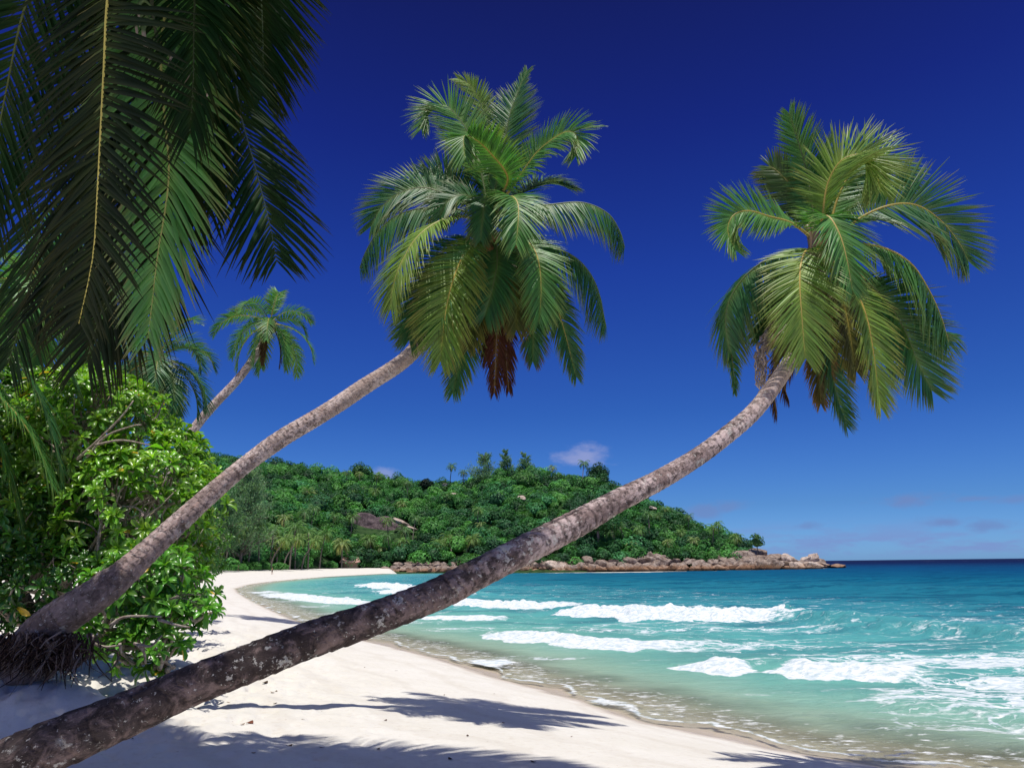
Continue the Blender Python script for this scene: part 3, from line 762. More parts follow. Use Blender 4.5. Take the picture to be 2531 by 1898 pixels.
tm = trunk_mesh('trunk', t1p, t1r, MAT_BARK1, ring=.11, nseg=56, step=.016, age=[1, 1, 1, 1, 1, .95, .95, .9, .85, .8, .6, .45, .35, .2, .05, .0, .15, .25, -.1, -.3, -.5, -.8, -1, -1, -1], seed=3, off=base1,
                feats=[(7.1, 1.9, .30, .16, -.055), (7.45, 1.4, .28, .10, -.035), (8.9, 1.6, .35, .13, -.05), (3.7, 2.0, .08, .2, -.04), (4.6, 1.2, .06, .3, -.03), (2.6, 2.4, .14, .3, .03)], lump=.07)
trunk1 = link('trunk', tm, palm1)
C3, O3 = .5003, (1700, 250)
D1 = 13.0
F1 = [
 ([(640, 690, .1), (605, 450, .4), (575, 300, .6), (500, 60, .7)], dict(L=.72, droop=.10, roll=78, lift=.05, col=GREEN, rcol=GR)),
 ([(640, 690, .2), (590, 560, .6), (520, 430, .9), (420, 330, 1.2), (385, 350, 1.3)], dict(L=.75, droop=.15, roll=78, lift=0)),
 ([(680, 690, 0), (672, 540, -.1), (695, 400, -.1), (760, 295, -.2), (860, 265, -.3), (925, 330, -.4), (950, 440, -.5)], dict(L=.88, droop=.12, roll=-78, lift=.1, col=YGREEN, rcol=YR)),
 ([(690, 690, .2), (740, 480, .4), (830, 330, .5), (950, 285, .6), (1060, 350, .6), (1110, 420, .6)], dict(L=.85, droop=.05, roll=-78, lift=.1, col=GREEN, rcol=YR)),
 ([(720, 700, 0), (850, 580, .0), (1000, 515, -.1), (1130, 515, -.1), (1250, 590, -.1), (1340, 700, 0), (1385, 790, 0)], dict(L=1.0, droop=.10, roll=-84, lift=.12, col=DKGREEN, rcol=YR)),
 ([(640, 700, 0), (520, 608, 0), (400, 570, -.1), (300, 543, -.2), (225, 565, -.3), (197, 640, -.4), (235, 735, -.5)], dict(L=.66, droop=.10, roll=80, lift=.1, col=GREEN, rcol=YR)),
 ([(680, 700, -.1), (662, 585, -.7), (700, 575, -1.0), (750, 660, -1.2), (785, 780, -1.3), (812, 930, -1.3)], dict(L=.70, droop=.35, roll=10, lift=.1, col=GREEN, rcol=(.5, .36, .12))),
 ([(650, 740, -.1), (590, 735, -.7), (560, 800, -1.0), (553, 900, -1.2), (562, 1050, -1.3), (580, 1270, -1.3)], dict(L=.78, droop=.3, roll=0, lift=.1, col=YGREEN, rcol=(.5, .38, .10), ang=(75, 30))),
 ([(640, 740, 0), (500, 745, 0), (380, 790, .1), (270, 880, .1), (200, 1000, .1), (188, 1120, .1), (208, 1240, .0)], dict(L=.78, droop=.7, roll=40, lift=-.4, side_ref=(-1, 0, 0), col=DKGREEN, rcol=GR)),
 ([(208, 1150, .1), (215, 1250, .1), (225, 1340, .1), (228, 1440, .1)], dict(L=.22, droop=.9, roll=30, col=DKGREEN, rcol=GR, n=30)),
 ([(730, 720, -.1), (870, 708, -.2), (1000, 738, -.3), (1110, 810, -.3), (1190, 930, -.3), (1250, 1060, -.3), (1290, 1190, -.3)], dict(L=.80, droop=.8, roll=-35, lift=-.5, side_ref=(1, 0, 0), col=GREEN, rcol=YR)),
 ([(740, 780, 0), (870, 880, 0), (990, 1000, 0), (1080, 1150, 0), (1140, 1300, 0), (1205, 1430, 0)], dict(L=.92, droop=.18, roll=-78, side_ref=(1, -.3, 0), col=DKGREEN, rcol=GR)),
 ([(710, 780, -.2), (805, 900, -.8), (870, 1030, -1.0), (910, 1200, -1.1), (950, 1510, -1.1)], dict(L=.62, droop=.4, roll=10, col=YGREEN, rcol=(.5, .34, .08), tipamt=.9)),
 ([(680, 800, .1), (695, 1050, .1), (700, 1250, .1), (735, 1450, .1), (780, 1600, .1)], dict(L=.62, droop=.25, roll=20, col=DKGREEN, rcol=GR)),
 ([(665, 800, .2), (645, 1000, .2), (640, 1200, .2), (655, 1490, .2)], dict(L=.45, droop=.7, roll=0, col=(.12, .10, .035), rcol=BR_, tipamt=1, tipcol=(.30, .15, .05))),
 ([(740, 760, .3), (900, 900, .6), (1060, 1060, .8), (1200, 1140, .8), (1320, 1160, .8)], dict(L=.85, droop=.6, roll=-78, lift=-.2, side_ref=(1, 0, 0), col=DKGREEN, rcol=BR_)),
 ([(700, 760, .4), (850, 980, .7), (960, 1150, .9), (1020, 1330, 1.0)], dict(L=.75, droop=.4, roll=-30, col=DKGREEN, rcol=GR)),
 ([(640, 740, .4), (520, 880, .7), (430, 1000, .8), (370, 1160, .8)], dict(L=.70, droop=.5, roll=30, col=DKGREEN, rcol=GR)),
 ([(690, 690, .5), (760, 560, 1.0), (880, 450, 1.4), (1010, 420, 1.7), (1100, 460, 1.8)], dict(L=.8, droop=.3, roll=-30, col=DKGREEN, rcol=GR)),
 ([(670, 680, .4), (640, 520, .8), (640, 360, 1.1), (680, 230, 1.2)], dict(L=.8, droop=.1, roll=40, lift=0, col=GREEN, rcol=GR)),
 ([(690, 790, .1), (760, 960, -.3), (800, 1150, -.5), (830, 1330, -.5)], dict(L=.6, droop=.6, roll=0, col=(.13, .13, .035), rcol=YR, tipamt=1)),
 ([(650, 790, .1), (560, 1000, -.2), (500, 1150, -.4), (470, 1260, -.4)], dict(L=.55, droop=.6, roll=0, col=(.12, .11, .035), rcol=YR, tipamt=1)),
]
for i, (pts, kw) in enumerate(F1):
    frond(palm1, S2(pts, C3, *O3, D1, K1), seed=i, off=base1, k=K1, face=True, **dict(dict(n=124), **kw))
for i, pts in enumerate([[(560, 1100, .3), (450, 1250, .3), (425, 1400, .3), (440, 1560, .3)], [(600, 1150, .3), (520, 1300, .3), (480, 1400, .3), (500, 1480, .3)]]):
    frond(palm1, S2(pts, C3, *O3, D1, K1), L=.30, droop=1.0, seed=50 + i, off=base1, k=K1, col=BROWN, rcol=BR_, tipamt=.2, tipcol=RED, dead=True, n=60, name='dry_frond')
# pale dry flower sheath hanging beside the neck
sh = S2([(470, 1080, .1), (395, 1170, 0), (365, 1280, 0), (370, 1420, 0)], C3, *O3, D1, K1)
Sx, _ = spline(sh, 26); A = Acc()
rs = np.random.RandomState(5)
for k in range(16):
    q = Sx + (rs.rand(1, 3) - .5) * .12 + (np.array([vnoise(np.arange(26) * .8 + k * 9, np.full(26, k + j * 3.3)) for j in range(3)]).T - .5) * .09
    V, Q, _, T = tube_arrays(q, np.linspace(.018, .007, 26), 5)
    A.add(V, Q, T, col=np.array([.42, .34, .30]) * rs.uniform(.45, 1.2))
link('flower_stalk', A.mesh('flower_stalk', MAT_RACH, off=base1), palm1)
crown_shaft(palm1, S2([(680, 720, 0)], C3, *O3, D1, K1)[0], t1p[-1] - t1p[-3], base1, 4, .13, .55)
add_nuts(palm1, S2([(700, 800, 0)], C3, *O3, D1, K1)[0], base1, 6, .32, 8)

# ===== second leaning palm, left of centre
t2w = [(62, 1668, 9.9, 130), (66, 1640, 9.9, 122), (76, 1604, 9.9, 108), (102, 1564, 9.95, 96), (150, 1526, 10.0, 92), (208, 1488, 10.1, 88), (271, 1447, 10.3, 76), (362, 1366, 10.8, 58), (452, 1282, 11.3, 50), (520, 1222, 11.7, 46), (601, 1153, 12.1, 42), (691, 1087, 12.5, 44),
       (812, 1014, 13.0, 41), (902, 954, 13.5, 40), (992, 896, 13.9, 38), (1037, 850, 14.1, 37), (1090, 770, 14.4, 35), (1140, 680, 14.5, 32), (1185, 590, 14.5, 30), (1212, 530, 14.5, 26)]
t2 = [q[:3] for q in t2w]; w2 = [q[3] for q in t2w]
K2 = .83
t2 = [(a, b, c * (.94 - .11 * min(1, max(0, (c - 9.9) / 4.4)))) for a, b, c in t2]
t2p = np.array([P(*p) for p in t2]); t2r = np.array([w * p[2] / F_PX / 2 for w, p in zip(w2, t2)])
base2 = t2p[0].copy(); base2[2] = sand_z(np.array([base2[0]]), np.array([base2[1]]))[0]
palm2 = thing('coconut_palm', 'leaning coconut palm with pale pinkish trunk rising from exposed roots to the central crown', 'palm tree', base2)
link('trunk', trunk_mesh('trunk', t2p, t2r, MAT_BARK2, ring=.085, nseg=44, step=.018, age=[1.2, 1.2, 1.2, 1.1, 1.0, .9, .7, .4, .2, .05, -.1, .25, -.4, -.5, -.6, -.8, -1, -1, -1, -1], seed=9, off=base2, lump=.07,
     feats=[(1.15, 4.2, .10, .5, -.10), (1.5, 4.4, .12, .35, .05), (2.6, 1.0, .05, .6, -.035)]), palm2)
C2, O2, D2 = .5125, (840, 150), 14.5
F2 = [
 ([(745, 770, -.1), (738, 700, -.3), (722, 655, -.5), (700, 680, -.7), (688, 770, -.8), (680, 860, -.8)], dict(L=.5, droop=.3, roll=0, lift=.1, col=DKGREEN, rcol=GR)),
 ([(745, 770, 0), (740, 660, .1), (760, 560, .1), (745, 480, .1)], dict(L=.5, droop=.2, roll=60, lift=.1, col=GREEN, rcol=GR)),
 ([(735, 770, 0), (690, 700, -.1), (600, 650, -.3), (520, 680, -.4), (480, 760, -.4)], dict(L=.6, droop=.3, roll=60, lift=.1, col=DKGREEN, rcol=GR)),
 ([(720, 740, .1), (660, 450, .5), (590, 300, .7), (510, 220, .8), (430, 240, .8), (395, 330, .7)], dict(L=.85, droop=.12, roll=76, lift=.15, col=GREEN, rcol=GR)),
 ([(730, 740, .3), (715, 450, .8), (690, 250, 1.1), (640, 130, 1.2), (570, 88, 1.2)], dict(L=.62, droop=.3, roll=76, lift=.1, col=YGREEN, rcol=GR)),
 ([(740, 740, .2), (780, 500, .4), (815, 280, .6), (860, 150, .8), (903, 50, .9)], dict(L=.80, droop=.08, roll=-76, lift=.05, col=DKGREEN, rcol=GR, shape=([.16, .3, .6, .75, .85, 1], [.6, 1, 1, .7, .35, .25]))),
 ([(740, 700, 0), (810, 570, -.4), (720, 440, -.9), (640, 372, -1.3), (600, 365, -1.5), (598, 410, -1.6), (603, 475, -1.7)], dict(L=.72, droop=.35, roll=0, lift=.15, col=GREEN, rcol=YR)),
 ([(750, 720, 0), (850, 585, -.2), (950, 445, -.4), (1060, 358, -.6), (1125, 345, -.8), (1150, 390, -.9), (1138, 460, -1.0)], dict(L=.72, droop=.4, roll=-76, lift=.2, col=GREEN, rcol=YR)),
 ([(750, 720, .2), (860, 520, .6), (990, 400, .9), (1120, 340, 1.1), (1255, 318, 1.2)], dict(L=.55, droop=.45, roll=-30, lift=.15, col=DKGREEN, rcol=GR)),
 ([(710, 740, .2), (560, 670, .3), (420, 615, .4), (300, 635, .4), (200, 710, .4), (150, 800, .4)], dict(L=.85, droop=.20, roll=76, lift=.1, col=DKGREEN, rcol=(.18, .2, .1))),
 ([(700, 760, 0), (540, 712, 0), (400, 712, 0), (270, 750, 0), (180, 830, 0), (120, 930, 0), (95, 1000, 0)], dict(L=.72, droop=.8, roll=35, lift=-.55, side_ref=(-1, 0, 0), col=DKGREEN, rcol=GR)),
 ([(700, 780, 0), (590, 752, -.3), (480, 775, -.6), (370, 855, -.9), (290, 990, -1.1), (255, 1100, -1.15), (245, 1200, -1.15)], dict(L=.78, droop=.45, roll=-5, lift=.0, col=YGREEN, rcol=(.42, .38, .12))),
 ([(700, 800, .1), (560, 900, -.3), (450, 1040, -.5), (385, 1180, -.5), (335, 1345, -.5)], dict(L=.85, droop=.35, roll=35, col=DKGREEN, rcol=GR)),
 ([(710, 800, -.2), (610, 910, -.6), (540, 1080, -.9), (505, 1250, -1.0), (485, 1450, -1.0)], dict(L=.85, droop=.35, roll=10, col=YGREEN, rcol=(.55, .42, .10), tipamt=.9)),
 ([(730, 850, .3), (660, 1100, .3), (600, 1350, .3), (545, 1600, .3)], dict(L=.62, droop=.4, roll=20, col=DKGREEN, rcol=GR)),
 ([(730, 740, -.2), (775, 685, -.8), (825, 655, -1.3), (858, 690, -1.6), (860, 770, -1.8), (850, 885, -1.9)], dict(L=.72, droop=.45, roll=0, lift=.15, col=GREEN, rcol=(.5, .38, .12))),
 ([(760, 750, 0), (880, 712, 0), (1020, 695, 0), (1170, 685, -.05), (1290, 735, -.1), (1350, 820, -.1), (1375, 900, -.1)], dict(L=.74, droop=.8, roll=-30, lift=-.6, side_ref=(1, 0, 0), col=DKGREEN, rcol=(.15, .2, .1))),
 ([(770, 780, 0), (900, 850, 0), (1040, 900, 0), (1160, 970, 0), (1240, 1090, 0), (1285, 1280, 0)], dict(L=.78, droop=.7, roll=-35, lift=-.45, side_ref=(1, 0, 0), col=DKGREEN, rcol=(.12, .17, .1))),
 ([(750, 790, -.2), (860, 850, -.6), (930, 900, -.9), (962, 990, -1.1), (970, 1120, -1.15), (960, 1260, -1.15)], dict(L=.70, droop=.4, roll=0, col=GREEN, rcol=(.5, .40, .10))),
 ([(760, 850, .2), (860, 1030, .2), (925, 1230, .2), (930, 1450, .2)], dict(L=.55, droop=.5, roll=0, col=DKGREEN, rcol=GR, tipamt=1, tipcol=(.16, .07, .03))),
 ([(770, 830, .1), (930, 980, .1), (1050, 1200, .1), (1140, 1525, .1)], dict(L=.52, droop=.6, roll=-15, col=DKGREEN, rcol=YR)),
 ([(730, 740, .5), (700, 560, .9), (660, 420, 1.3), (600, 330, 1.5)], dict(L=.8, droop=.3, roll=30, col=DKGREEN, rcol=GR)),
 ([(700, 750, .4), (600, 640, .9), (500, 560, 1.2), (400, 560, 1.5), (320, 620, 1.5)], dict(L=.8, droop=.3, roll=76, col=DKGREEN, rcol=GR)),
 ([(760, 780, .3), (850, 900, .6), (930, 1060, .8), (970, 1220, .8)], dict(L=.8, droop=.5, roll=-20, col=DKGREEN, rcol=GR)),
 ([(700, 800, .3), (600, 960, .5), (520, 1120, .6), (470, 1300, .6)], dict(L=.7, droop=.5, roll=20, col=DKGREEN, rcol=GR)),
 ([(740, 830, .0), (700, 1020, -.3), (650, 1200, -.4), (620, 1380, -.4)], dict(L=.6, droop=.5, roll=0, col=(.09, .11, .03), rcol=GR, tipamt=1)),
 ([(760, 830, .0), (810, 1000, -.3), (850, 1150, -.3), (850, 1300, -.3)], dict(L=.6, droop=.5, roll=0, col=(.10, .12, .03), rcol=GR, tipamt=1, tipcol=(.25, .16, .04))),
 ([(700, 800, -.3), (610, 950, -.7), (500, 1130, -.8), (425, 1300, -.8)], dict(L=.8, droop=.4, roll=15, col=GREEN, rcol=GR, tipamt=.8)),
 ([(740, 820, -.2), (760, 950, -.6), (740, 1080, -.8), (700, 1230, -.8)], dict(L=.75, droop=.4, roll=0, col=DKGREEN, rcol=GR)),
 ([(740, 790, .2), (690, 900, .4), (560, 1010, .5), (400, 1200, .6), (290, 1330, .6)], dict(L=.7, droop=.4, roll=30, col=DKGREEN, rcol=GR)),
 ([(760, 740, .4), (880, 640, .8), (1000, 590, 1.0), (1120, 620, 1.1)], dict(L=.75, droop=.4, roll=-30, col=DKGREEN, rcol=GR)),
]
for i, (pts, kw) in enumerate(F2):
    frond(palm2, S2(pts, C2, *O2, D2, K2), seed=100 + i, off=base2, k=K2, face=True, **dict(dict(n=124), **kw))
for i, (pts, L_) in enumerate([([(740, 900, .1), (765, 1120, .1), (755, 1350, .1), (745, 1600, .1)], .42), ([(755, 950, .2), (790, 1150, .2), (800, 1400, .2), (815, 1590, .2)], .35),
                         ([(690, 900, .1), (590, 1120, .1), (500, 1300, .1), (455, 1480, .1)], .33), ([(730, 900, .3), (720, 1100, .3), (715, 1300, .3), (710, 1450, .3)], .4)]):
    frond(palm2, S2(pts, C2, *O2, D2, K2), L=L_, droop=1.1, seed=150 + i, off=base2, k=K2, col=RED if i != 2 else (.10, .06, .03), rcol=BR_, tipamt=.5, tipcol=(.10, .05, .03), dead=True, n=75, name='dry_frond')
crown_shaft(palm2, S2([(735, 730, 0)], C2, *O2, D2, K2)[0], t2p[-1] - t2p[-3], base2, 6, .11, .34)
add_nuts(palm2, S2([(740, 830, 0)], C2, *O2, D2, K2)[0], base2, 7, .33, 18)
# ===== palm overhead, its crown just above the frame; only hanging fronds show
crn = P(524, -426, 7.9)
bN = np.array([-7.2, 1.2, 0.0]); bN[2] = sand_z(np.array([bN[0]]), np.array([bN[1]]))[0] - .1
palm3 = thing('coconut_palm', 'overhead coconut palm whose big dark fronds hang down from the top left corner', 'palm tree', bN)
pth = np.array([bN, bN + [.4, .8, 1.6], [-6.2, 3.0, 4.6], [-4.9, 4.8, 8.0], crn + [-.25, -.25, -.5], crn])
link('trunk', trunk_mesh('trunk', pth, [.26, .2, .17, .16, .15, .12], MAT_BARK2, nseg=20, step=.05, seed=21, off=bN), palm3)
crown_shaft(palm3, crn, np.array([.4, .5, 1]), bN, 23)
S0 = (524, -426, 7.9)
NF = [
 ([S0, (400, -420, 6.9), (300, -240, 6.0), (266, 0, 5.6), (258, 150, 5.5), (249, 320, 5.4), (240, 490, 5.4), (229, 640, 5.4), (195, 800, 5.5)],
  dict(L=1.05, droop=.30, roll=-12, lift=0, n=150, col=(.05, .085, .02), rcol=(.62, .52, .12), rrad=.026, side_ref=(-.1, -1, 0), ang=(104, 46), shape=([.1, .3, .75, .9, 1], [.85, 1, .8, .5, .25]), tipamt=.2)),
 ([S0, (470, -230, 7.2), (405, 60, 6.9), (400, 200, 6.85), (412, 330, 6.8), (418, 430, 6.8), (407, 530, 6.8), (390, 630, 6.8), (366, 836, 6.8)],
  dict(L=.82, droop=.40, roll=-10, lift=.05, n=130, col=(.11, .30, .075), rcol=(.40, .40, .12), side_ref=(.2, -1, 0), ang=(75, 30), tipamt=.6, tipcol=(.35, .2, .1))),  # brighter leaf colour paints sunlight onto this frond
 ([S0, (540, -150, 8.0), (575, 100, 8.2), (590, 260, 8.2), (630, 412, 8.2), (664, 544, 8.2), (684, 647, 8.2)],
  dict(L=.86, droop=.35, roll=20, lift=.1, n=110, col=DKGREEN, rcol=(.08, .12, .12), side_ref=(.2, -1, 0), ang=(62, 38), shape=([.1, .4, .6, .85, .95, 1], [.4, .5, .95, 1, .6, .3]))),
 ([S0, (600, -300, 8.3), (636, -120, 8.6), (648, 40, 8.8), (652, 230, 8.9)],
  dict(L=.88, droop=.2, roll=0, lift=.1, n=120, col=DKGREEN, rcol=(.08, .13, .06), side_ref=(.1, -1, 0), ang=(58, 30), shape=([.1, .3, .7, .9, 1], [1, 1.1, 1, .7, .4]))),
 ([S0, (440, -100, 7.6), (380, 150, 7.6), (350, 400, 7.6), (320, 600, 7.6), (295, 740, 7.6), (280, 830, 7.6)],
  dict(L=.95, droop=.55, roll=30, lift=.1, n=110, col=DKGREEN, rcol=(.05, .07, .03), side_ref=(0, -1, 0))),
 ([S0, (560, -100, 7.7), (545, 100, 7.5), (530, 260, 7.5), (520, 400, 7.5), (530, 500, 7.5)],
  dict(L=.62, droop=.5, roll=-20, lift=.1, n=100, col=DKGREEN, rcol=(.05, .07, .03), side_ref=(.2, -1, 0))),
 ([S0, (480, -200, 8.3), (440, 50, 8.4), (470, 250, 8.4), (500, 420, 8.4), (480, 560, 8.4)],
  dict(L=.9, droop=.5, roll=10, lift=.1, n=100, col=DKGREEN, rcol=(.05, .07, .03), side_ref=(.1, -1, 0))),
 ([S0, (260, -330, 7.0), (90, -60, 6.5), (10, 250, 6.4), (-40, 560, 6.4)],
  dict(L=1.0, droop=.5, roll=-40, lift=.1, n=105, col=DKGREEN, rcol=(.10, .12, .03))),
 ([S0, (320, -150, 8.5), (200, 200, 8.8), (120, 480, 8.8), (60, 760, 8.8), (20, 900, 8.8)],
  dict(L=1.05, droop=.5, roll=-40, lift=.1, n=105, col=DKGREEN, rcol=(.06, .09, .03))),
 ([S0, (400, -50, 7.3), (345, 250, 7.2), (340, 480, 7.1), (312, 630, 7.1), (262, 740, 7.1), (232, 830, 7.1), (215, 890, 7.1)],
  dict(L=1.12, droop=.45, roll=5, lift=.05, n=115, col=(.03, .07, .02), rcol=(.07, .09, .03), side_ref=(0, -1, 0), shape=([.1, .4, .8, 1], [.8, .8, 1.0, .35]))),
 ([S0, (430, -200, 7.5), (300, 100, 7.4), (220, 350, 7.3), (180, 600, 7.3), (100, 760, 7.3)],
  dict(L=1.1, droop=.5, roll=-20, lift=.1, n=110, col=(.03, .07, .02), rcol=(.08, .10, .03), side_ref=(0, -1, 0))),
 ([S0, (490, -150, 6.9), (480, 60, 6.4), (478, 200, 6.3), (470, 330, 6.3)],
  dict(L=.8, droop=.6, roll=-10, lift=.1, n=90, col=DKGREEN, rcol=(.06, .08, .03), side_ref=(.1, -1, 0))),
]
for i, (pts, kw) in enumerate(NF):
    frond(palm3, np.array([P(*p) for p in pts]), seed=200 + i, off=bN, mat=MAT_SHADELEAF if i != 1 else MAT_LEAF, **dict(dict(width=.040), **kw))  # shade-darkened leaf colour for all but the frond painted as sunlit
# the rest of the crown, above and behind the frame
rs = np.random.RandomState(77)
for i in range(24):
    az = [2.9, 3.3, 2.5, 3.6, 3.14, 3.9, 2.2, 4.2, 2.7, 3.45, 3.0, 4.6, 2.0, 3.75, 3.2, 2.6, 4.0, 3.05][(i - 16) % 18] + (.2 if i > 33 else 0) if i >= 16 else [2.4, 3.0, 3.7, 4.3, 1.9, 4.9, 1.7, 2.1, 4.1, 4.6, 5.0, 2.7, 4.0, 1.8, 3.4, 4.4][i]
    el = [30, 18, 42, 10, 55, 25, 30, 45, 12, 38, 5, 20, 48, 50, 24, 8, 15, 46][(i - 16) % 18] + (9 if i > 33 else 0) if i >= 16 else [20, 35, 15, 40, 45, 25, 50, 55, 60, 55, 45, 50, 60, 35, 65, 50][i]
    frond(palm3, auto_path(crn, az, el, 4.6, .55), L=1.0, seed=240 + i, off=bN, n=80, droop=.6, col=GREEN, rcol=YR, width=.065)
add_nuts(palm3, crn, bN, 6, .35, 28)
# curled pale dry stalk ends of the flower cluster
rs = np.random.RandomState(12); A = Acc()
root = P(372, 10, 6.4)
stem = np.array([P(372, -60, 6.5), P(378, 40, 6.4), P(395, 110, 6.4), P(430, 150, 6.4), P(470, 190, 6.4), P(500, 260, 6.4)])
Sx, _ = spline(stem, 30); V, Q, _, T = tube_arrays(Sx, np.linspace(.018, .007, 30), 6); A.add(V, Q, T, col=(.10, .11, .05))
for k, (x0, y0, ln) in enumerate([(375, 18, 1), (378, 55, 1.2), (390, 70, 1.0), (398, 66, 1.3), (392, 110, .8), (410, 128, .8), (440, 170, .8), (452, 182, .7), (470, 200, .8), (480, 215, .7), (460, 190, .6), (500, 228, .6)]):
    p0 = P(x0, y0, 6.38); sg = -1 if k < 5 else 1
    dx = np.array([sg * .10, -.03, .03]) * ln
    pts = np.array([p0, p0 + dx * .6 + [0, 0, .03], p0 + dx + [0, 0, -.05 * ln], p0 + dx * 1.05 + [sg * -.03, 0, -.18 * ln], p0 + dx * .7 + [0, 0, -.24 * ln]])
    Sx, _ = spline(pts, 14); V, Q, _, T = tube_arrays(Sx, np.interp(np.linspace(0, 1, 14), [0, .3, .6, 1], [.006, .016, .013, .004]), 6)
    cc = np.where((np.linspace(0, 1, 14) > .55)[:, None], np.array([[.50, .40, .30]]), np.array([[.13, .20, .07]]))
    A.add(V, Q, T, col=np.vstack([np.repeat(cc, 6, 0), cc[:1], cc[-1:]]))
link('flower_stalk', A.mesh('flower_stalk', MAT_RACH, off=bN), palm3)

# ===== other palms at the left and middle distance, generic crowns
def auto_palm(name_label, ctrl, rads, nf, L, leafL, seed, group=None, col=GREEN, mat=MAT_BARK3, n=60, els=(75, -45), width=.05, nuts=4, rows=5, azr=None, step=.06, deadf=0):
    rs = np.random.RandomState(seed)
    base = ctrl[0].copy()
    pm = thing('coconut_palm', name_label, 'palm tree', base, group)
    link('trunk', trunk_mesh('trunk', ctrl, rads, mat, nseg=16, step=step, ring=.14, seed=seed, off=base), pm)
    c = ctrl[-1]
    crown_shaft(pm, c, ctrl[-1] - ctrl[-2], base, seed, .15, .6)
    for i in range(nf):
        u = (i + .5) / nf
        az = i * 2.39996 + rs.uniform(-.3, .3); el = els[0] + (els[1] - els[0]) * u ** .8 + rs.uniform(-9, 9)
        if azr is not None: az = azr[0] + (azr[1] - azr[0]) * ((i * .618) % 1)
        cc = np.array(col) * rs.uniform(.75, 1.25) * (np.array([1.5, 1.15, 1]) if u > .75 else 1)
        frond(pm, auto_path(c, az, el, L * rs.uniform(.85, 1.1), rs.uniform(.8, 1.3)), L=leafL, seed=seed * 100 + i, off=base, n=n, droop=.25 + .4 * u, roll=rs.uniform(-35, 35), lift=.25, col=cc, rcol=YR if i % 2 else GR, width=width)
    for i in range(deadf):
        az = rs.uniform(0, 6.28)
        frond(pm, auto_path(c, az, -55, L * .8, .6), L=leafL * .5, seed=seed * 100 + 80 + i, off=base, n=n, droop=1.0, col=BROWN, rcol=BR_, width=width, dead=True, name='dry_frond')
    if nuts: add_nuts(pm, c, base, nuts, .3, seed)
    return pm
def gz(x, y): return float(sand_z(np.array([x]), np.array([y]), False)[0])
def ground_under(p, dx=0, dy=0):
    q = np.array([p[0] + dx, p[1] + dy, 0.]); q[2] = gz(q[0], q[1]) - .1; return q

# right-leaning small palm over the bush
c = P(668, 800, 37); n0_ = P(642, 862, 36.6); n1_ = P(588, 938, 36); n2_ = P(486, 1052, 35); gr = ground_under(n2_, -3.5, -1)
auto_palm('slender coconut palm leaning right above the green shrubs against open blue sky',
          np.array([gr, gr * .4 + n2_ * .6, n2_, n1_, n0_, c]), [.3, .24, .22, .20, .18, .15], 20, 3.0, .68, 31, n=48, width=.055, mat=MAT_BARK2, deadf=2)
# dark palm behind the bush
c = P(392, 884, 30); gr = ground_under(c, -1.0, 0)
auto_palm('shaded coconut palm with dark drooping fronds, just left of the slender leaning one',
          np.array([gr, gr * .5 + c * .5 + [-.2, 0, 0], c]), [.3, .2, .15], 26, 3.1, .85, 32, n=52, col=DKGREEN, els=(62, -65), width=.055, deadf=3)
# two pale trunks at the left edge with crowns behind the hanging fronds
c = P(75, 700, 17); a = P(30, 800, 17); b = P(-20, 880, 17); gr = ground_under(b, -2.5, 0)
auto_palm('pale thick-trunked coconut palm bending up at the left edge', np.array([gr, b * .7 + gr * .3, b, a, c]), [.25, .2, .17, .16, .14], 18, 2.6, .8, 33, n=50)
c = P(150, 720, 21); a = P(105, 790, 21); b = P(52, 870, 21); gr = ground_under(b, -1.8, 0)
auto_palm('pale thinner coconut palm trunk just right of the thick one at the left edge', np.array([gr, b * .7 + gr * .3, b, a, c]), [.25, .2, .15, .14, .12], 18, 2.5, .8, 34, n=50)
# palm outside the left edge whose fronds droop into view over the shrubs
c = P(-190, 860, 12.5); gr = ground_under(c, -1, 0)
pm = auto_palm('coconut palm standing past the left edge with fronds drooping over the shrubs', np.array([gr, c * .5 + gr * .5, c]), [.25, .18, .15], 10, 2.6, .8, 35, n=55, els=(70, 10), azr=(2.2, 5.0))
o0 = np.array(pm.location)
for i, pts in enumerate([[(-190, 860, 12.5), (-60, 830, 12.3), (30, 880, 12.1), (100, 990, 12), (140, 1120, 12), (150, 1190, 12)],
                         [(-190, 860, 12.5), (-80, 900, 12.0), (0, 980, 11.7), (54, 1040, 11.6), (100, 1120, 11.6), (130, 1200, 11.6)],
                         [(-190, 880, 12.5), (-80, 950, 12.3), (-10, 1080, 12.1), (30, 1200, 12.0), (50, 1300, 12)],
                         [(-190, 860, 12.5), (-70, 780, 12.6), (60, 800, 12.7), (150, 880, 12.8), (190, 960, 12.8)]]):
    frond(pm, np.array([P(*p) for p in pts]), L=.75, seed=3500 + i, off=o0, n=85, droop=.65, roll=20, lift=.15, col=DKGREEN if i != 1 else GREEN, rcol=YR if i == 1 else GR)

# ------------------------------------------------------------------ beach shrubs: rosettes of spoon-shaped leaves on pale twisting branches
m, t = new_mat('shrub_leaves')
c = t.attr('col', 'Color'); lu = t.attr('lu')
cc = t.mix(t.smooth(lu, .06, .0), c, t.mix(1.0, c, (1.7, 1.35, 1.3), 'MULTIPLY'))
b = principled(t, cc, .30, .5, None, .12)
tl = t.n.new('ShaderNodeBsdfTranslucent'); t.put(tl.inputs[0], t.mix(1.0, c, (1.5, 1.6, .5), 'MULTIPLY'))
mx = t.n.new('ShaderNodeMixShader'); mx.inputs[0].default_value = .33
t.l.new(b, mx.inputs[1]); t.l.new(tl.outputs[0], mx.inputs[2]); t.l.new(mx.outputs[0], t.out.inputs[0]); MAT_SHRUB = m
m, t = new_mat('shrub_branches')
geo = t.n.new('ShaderNodeNewGeometry'); nz = t.noise(geo.outputs['Position'], 22, 4, .6)
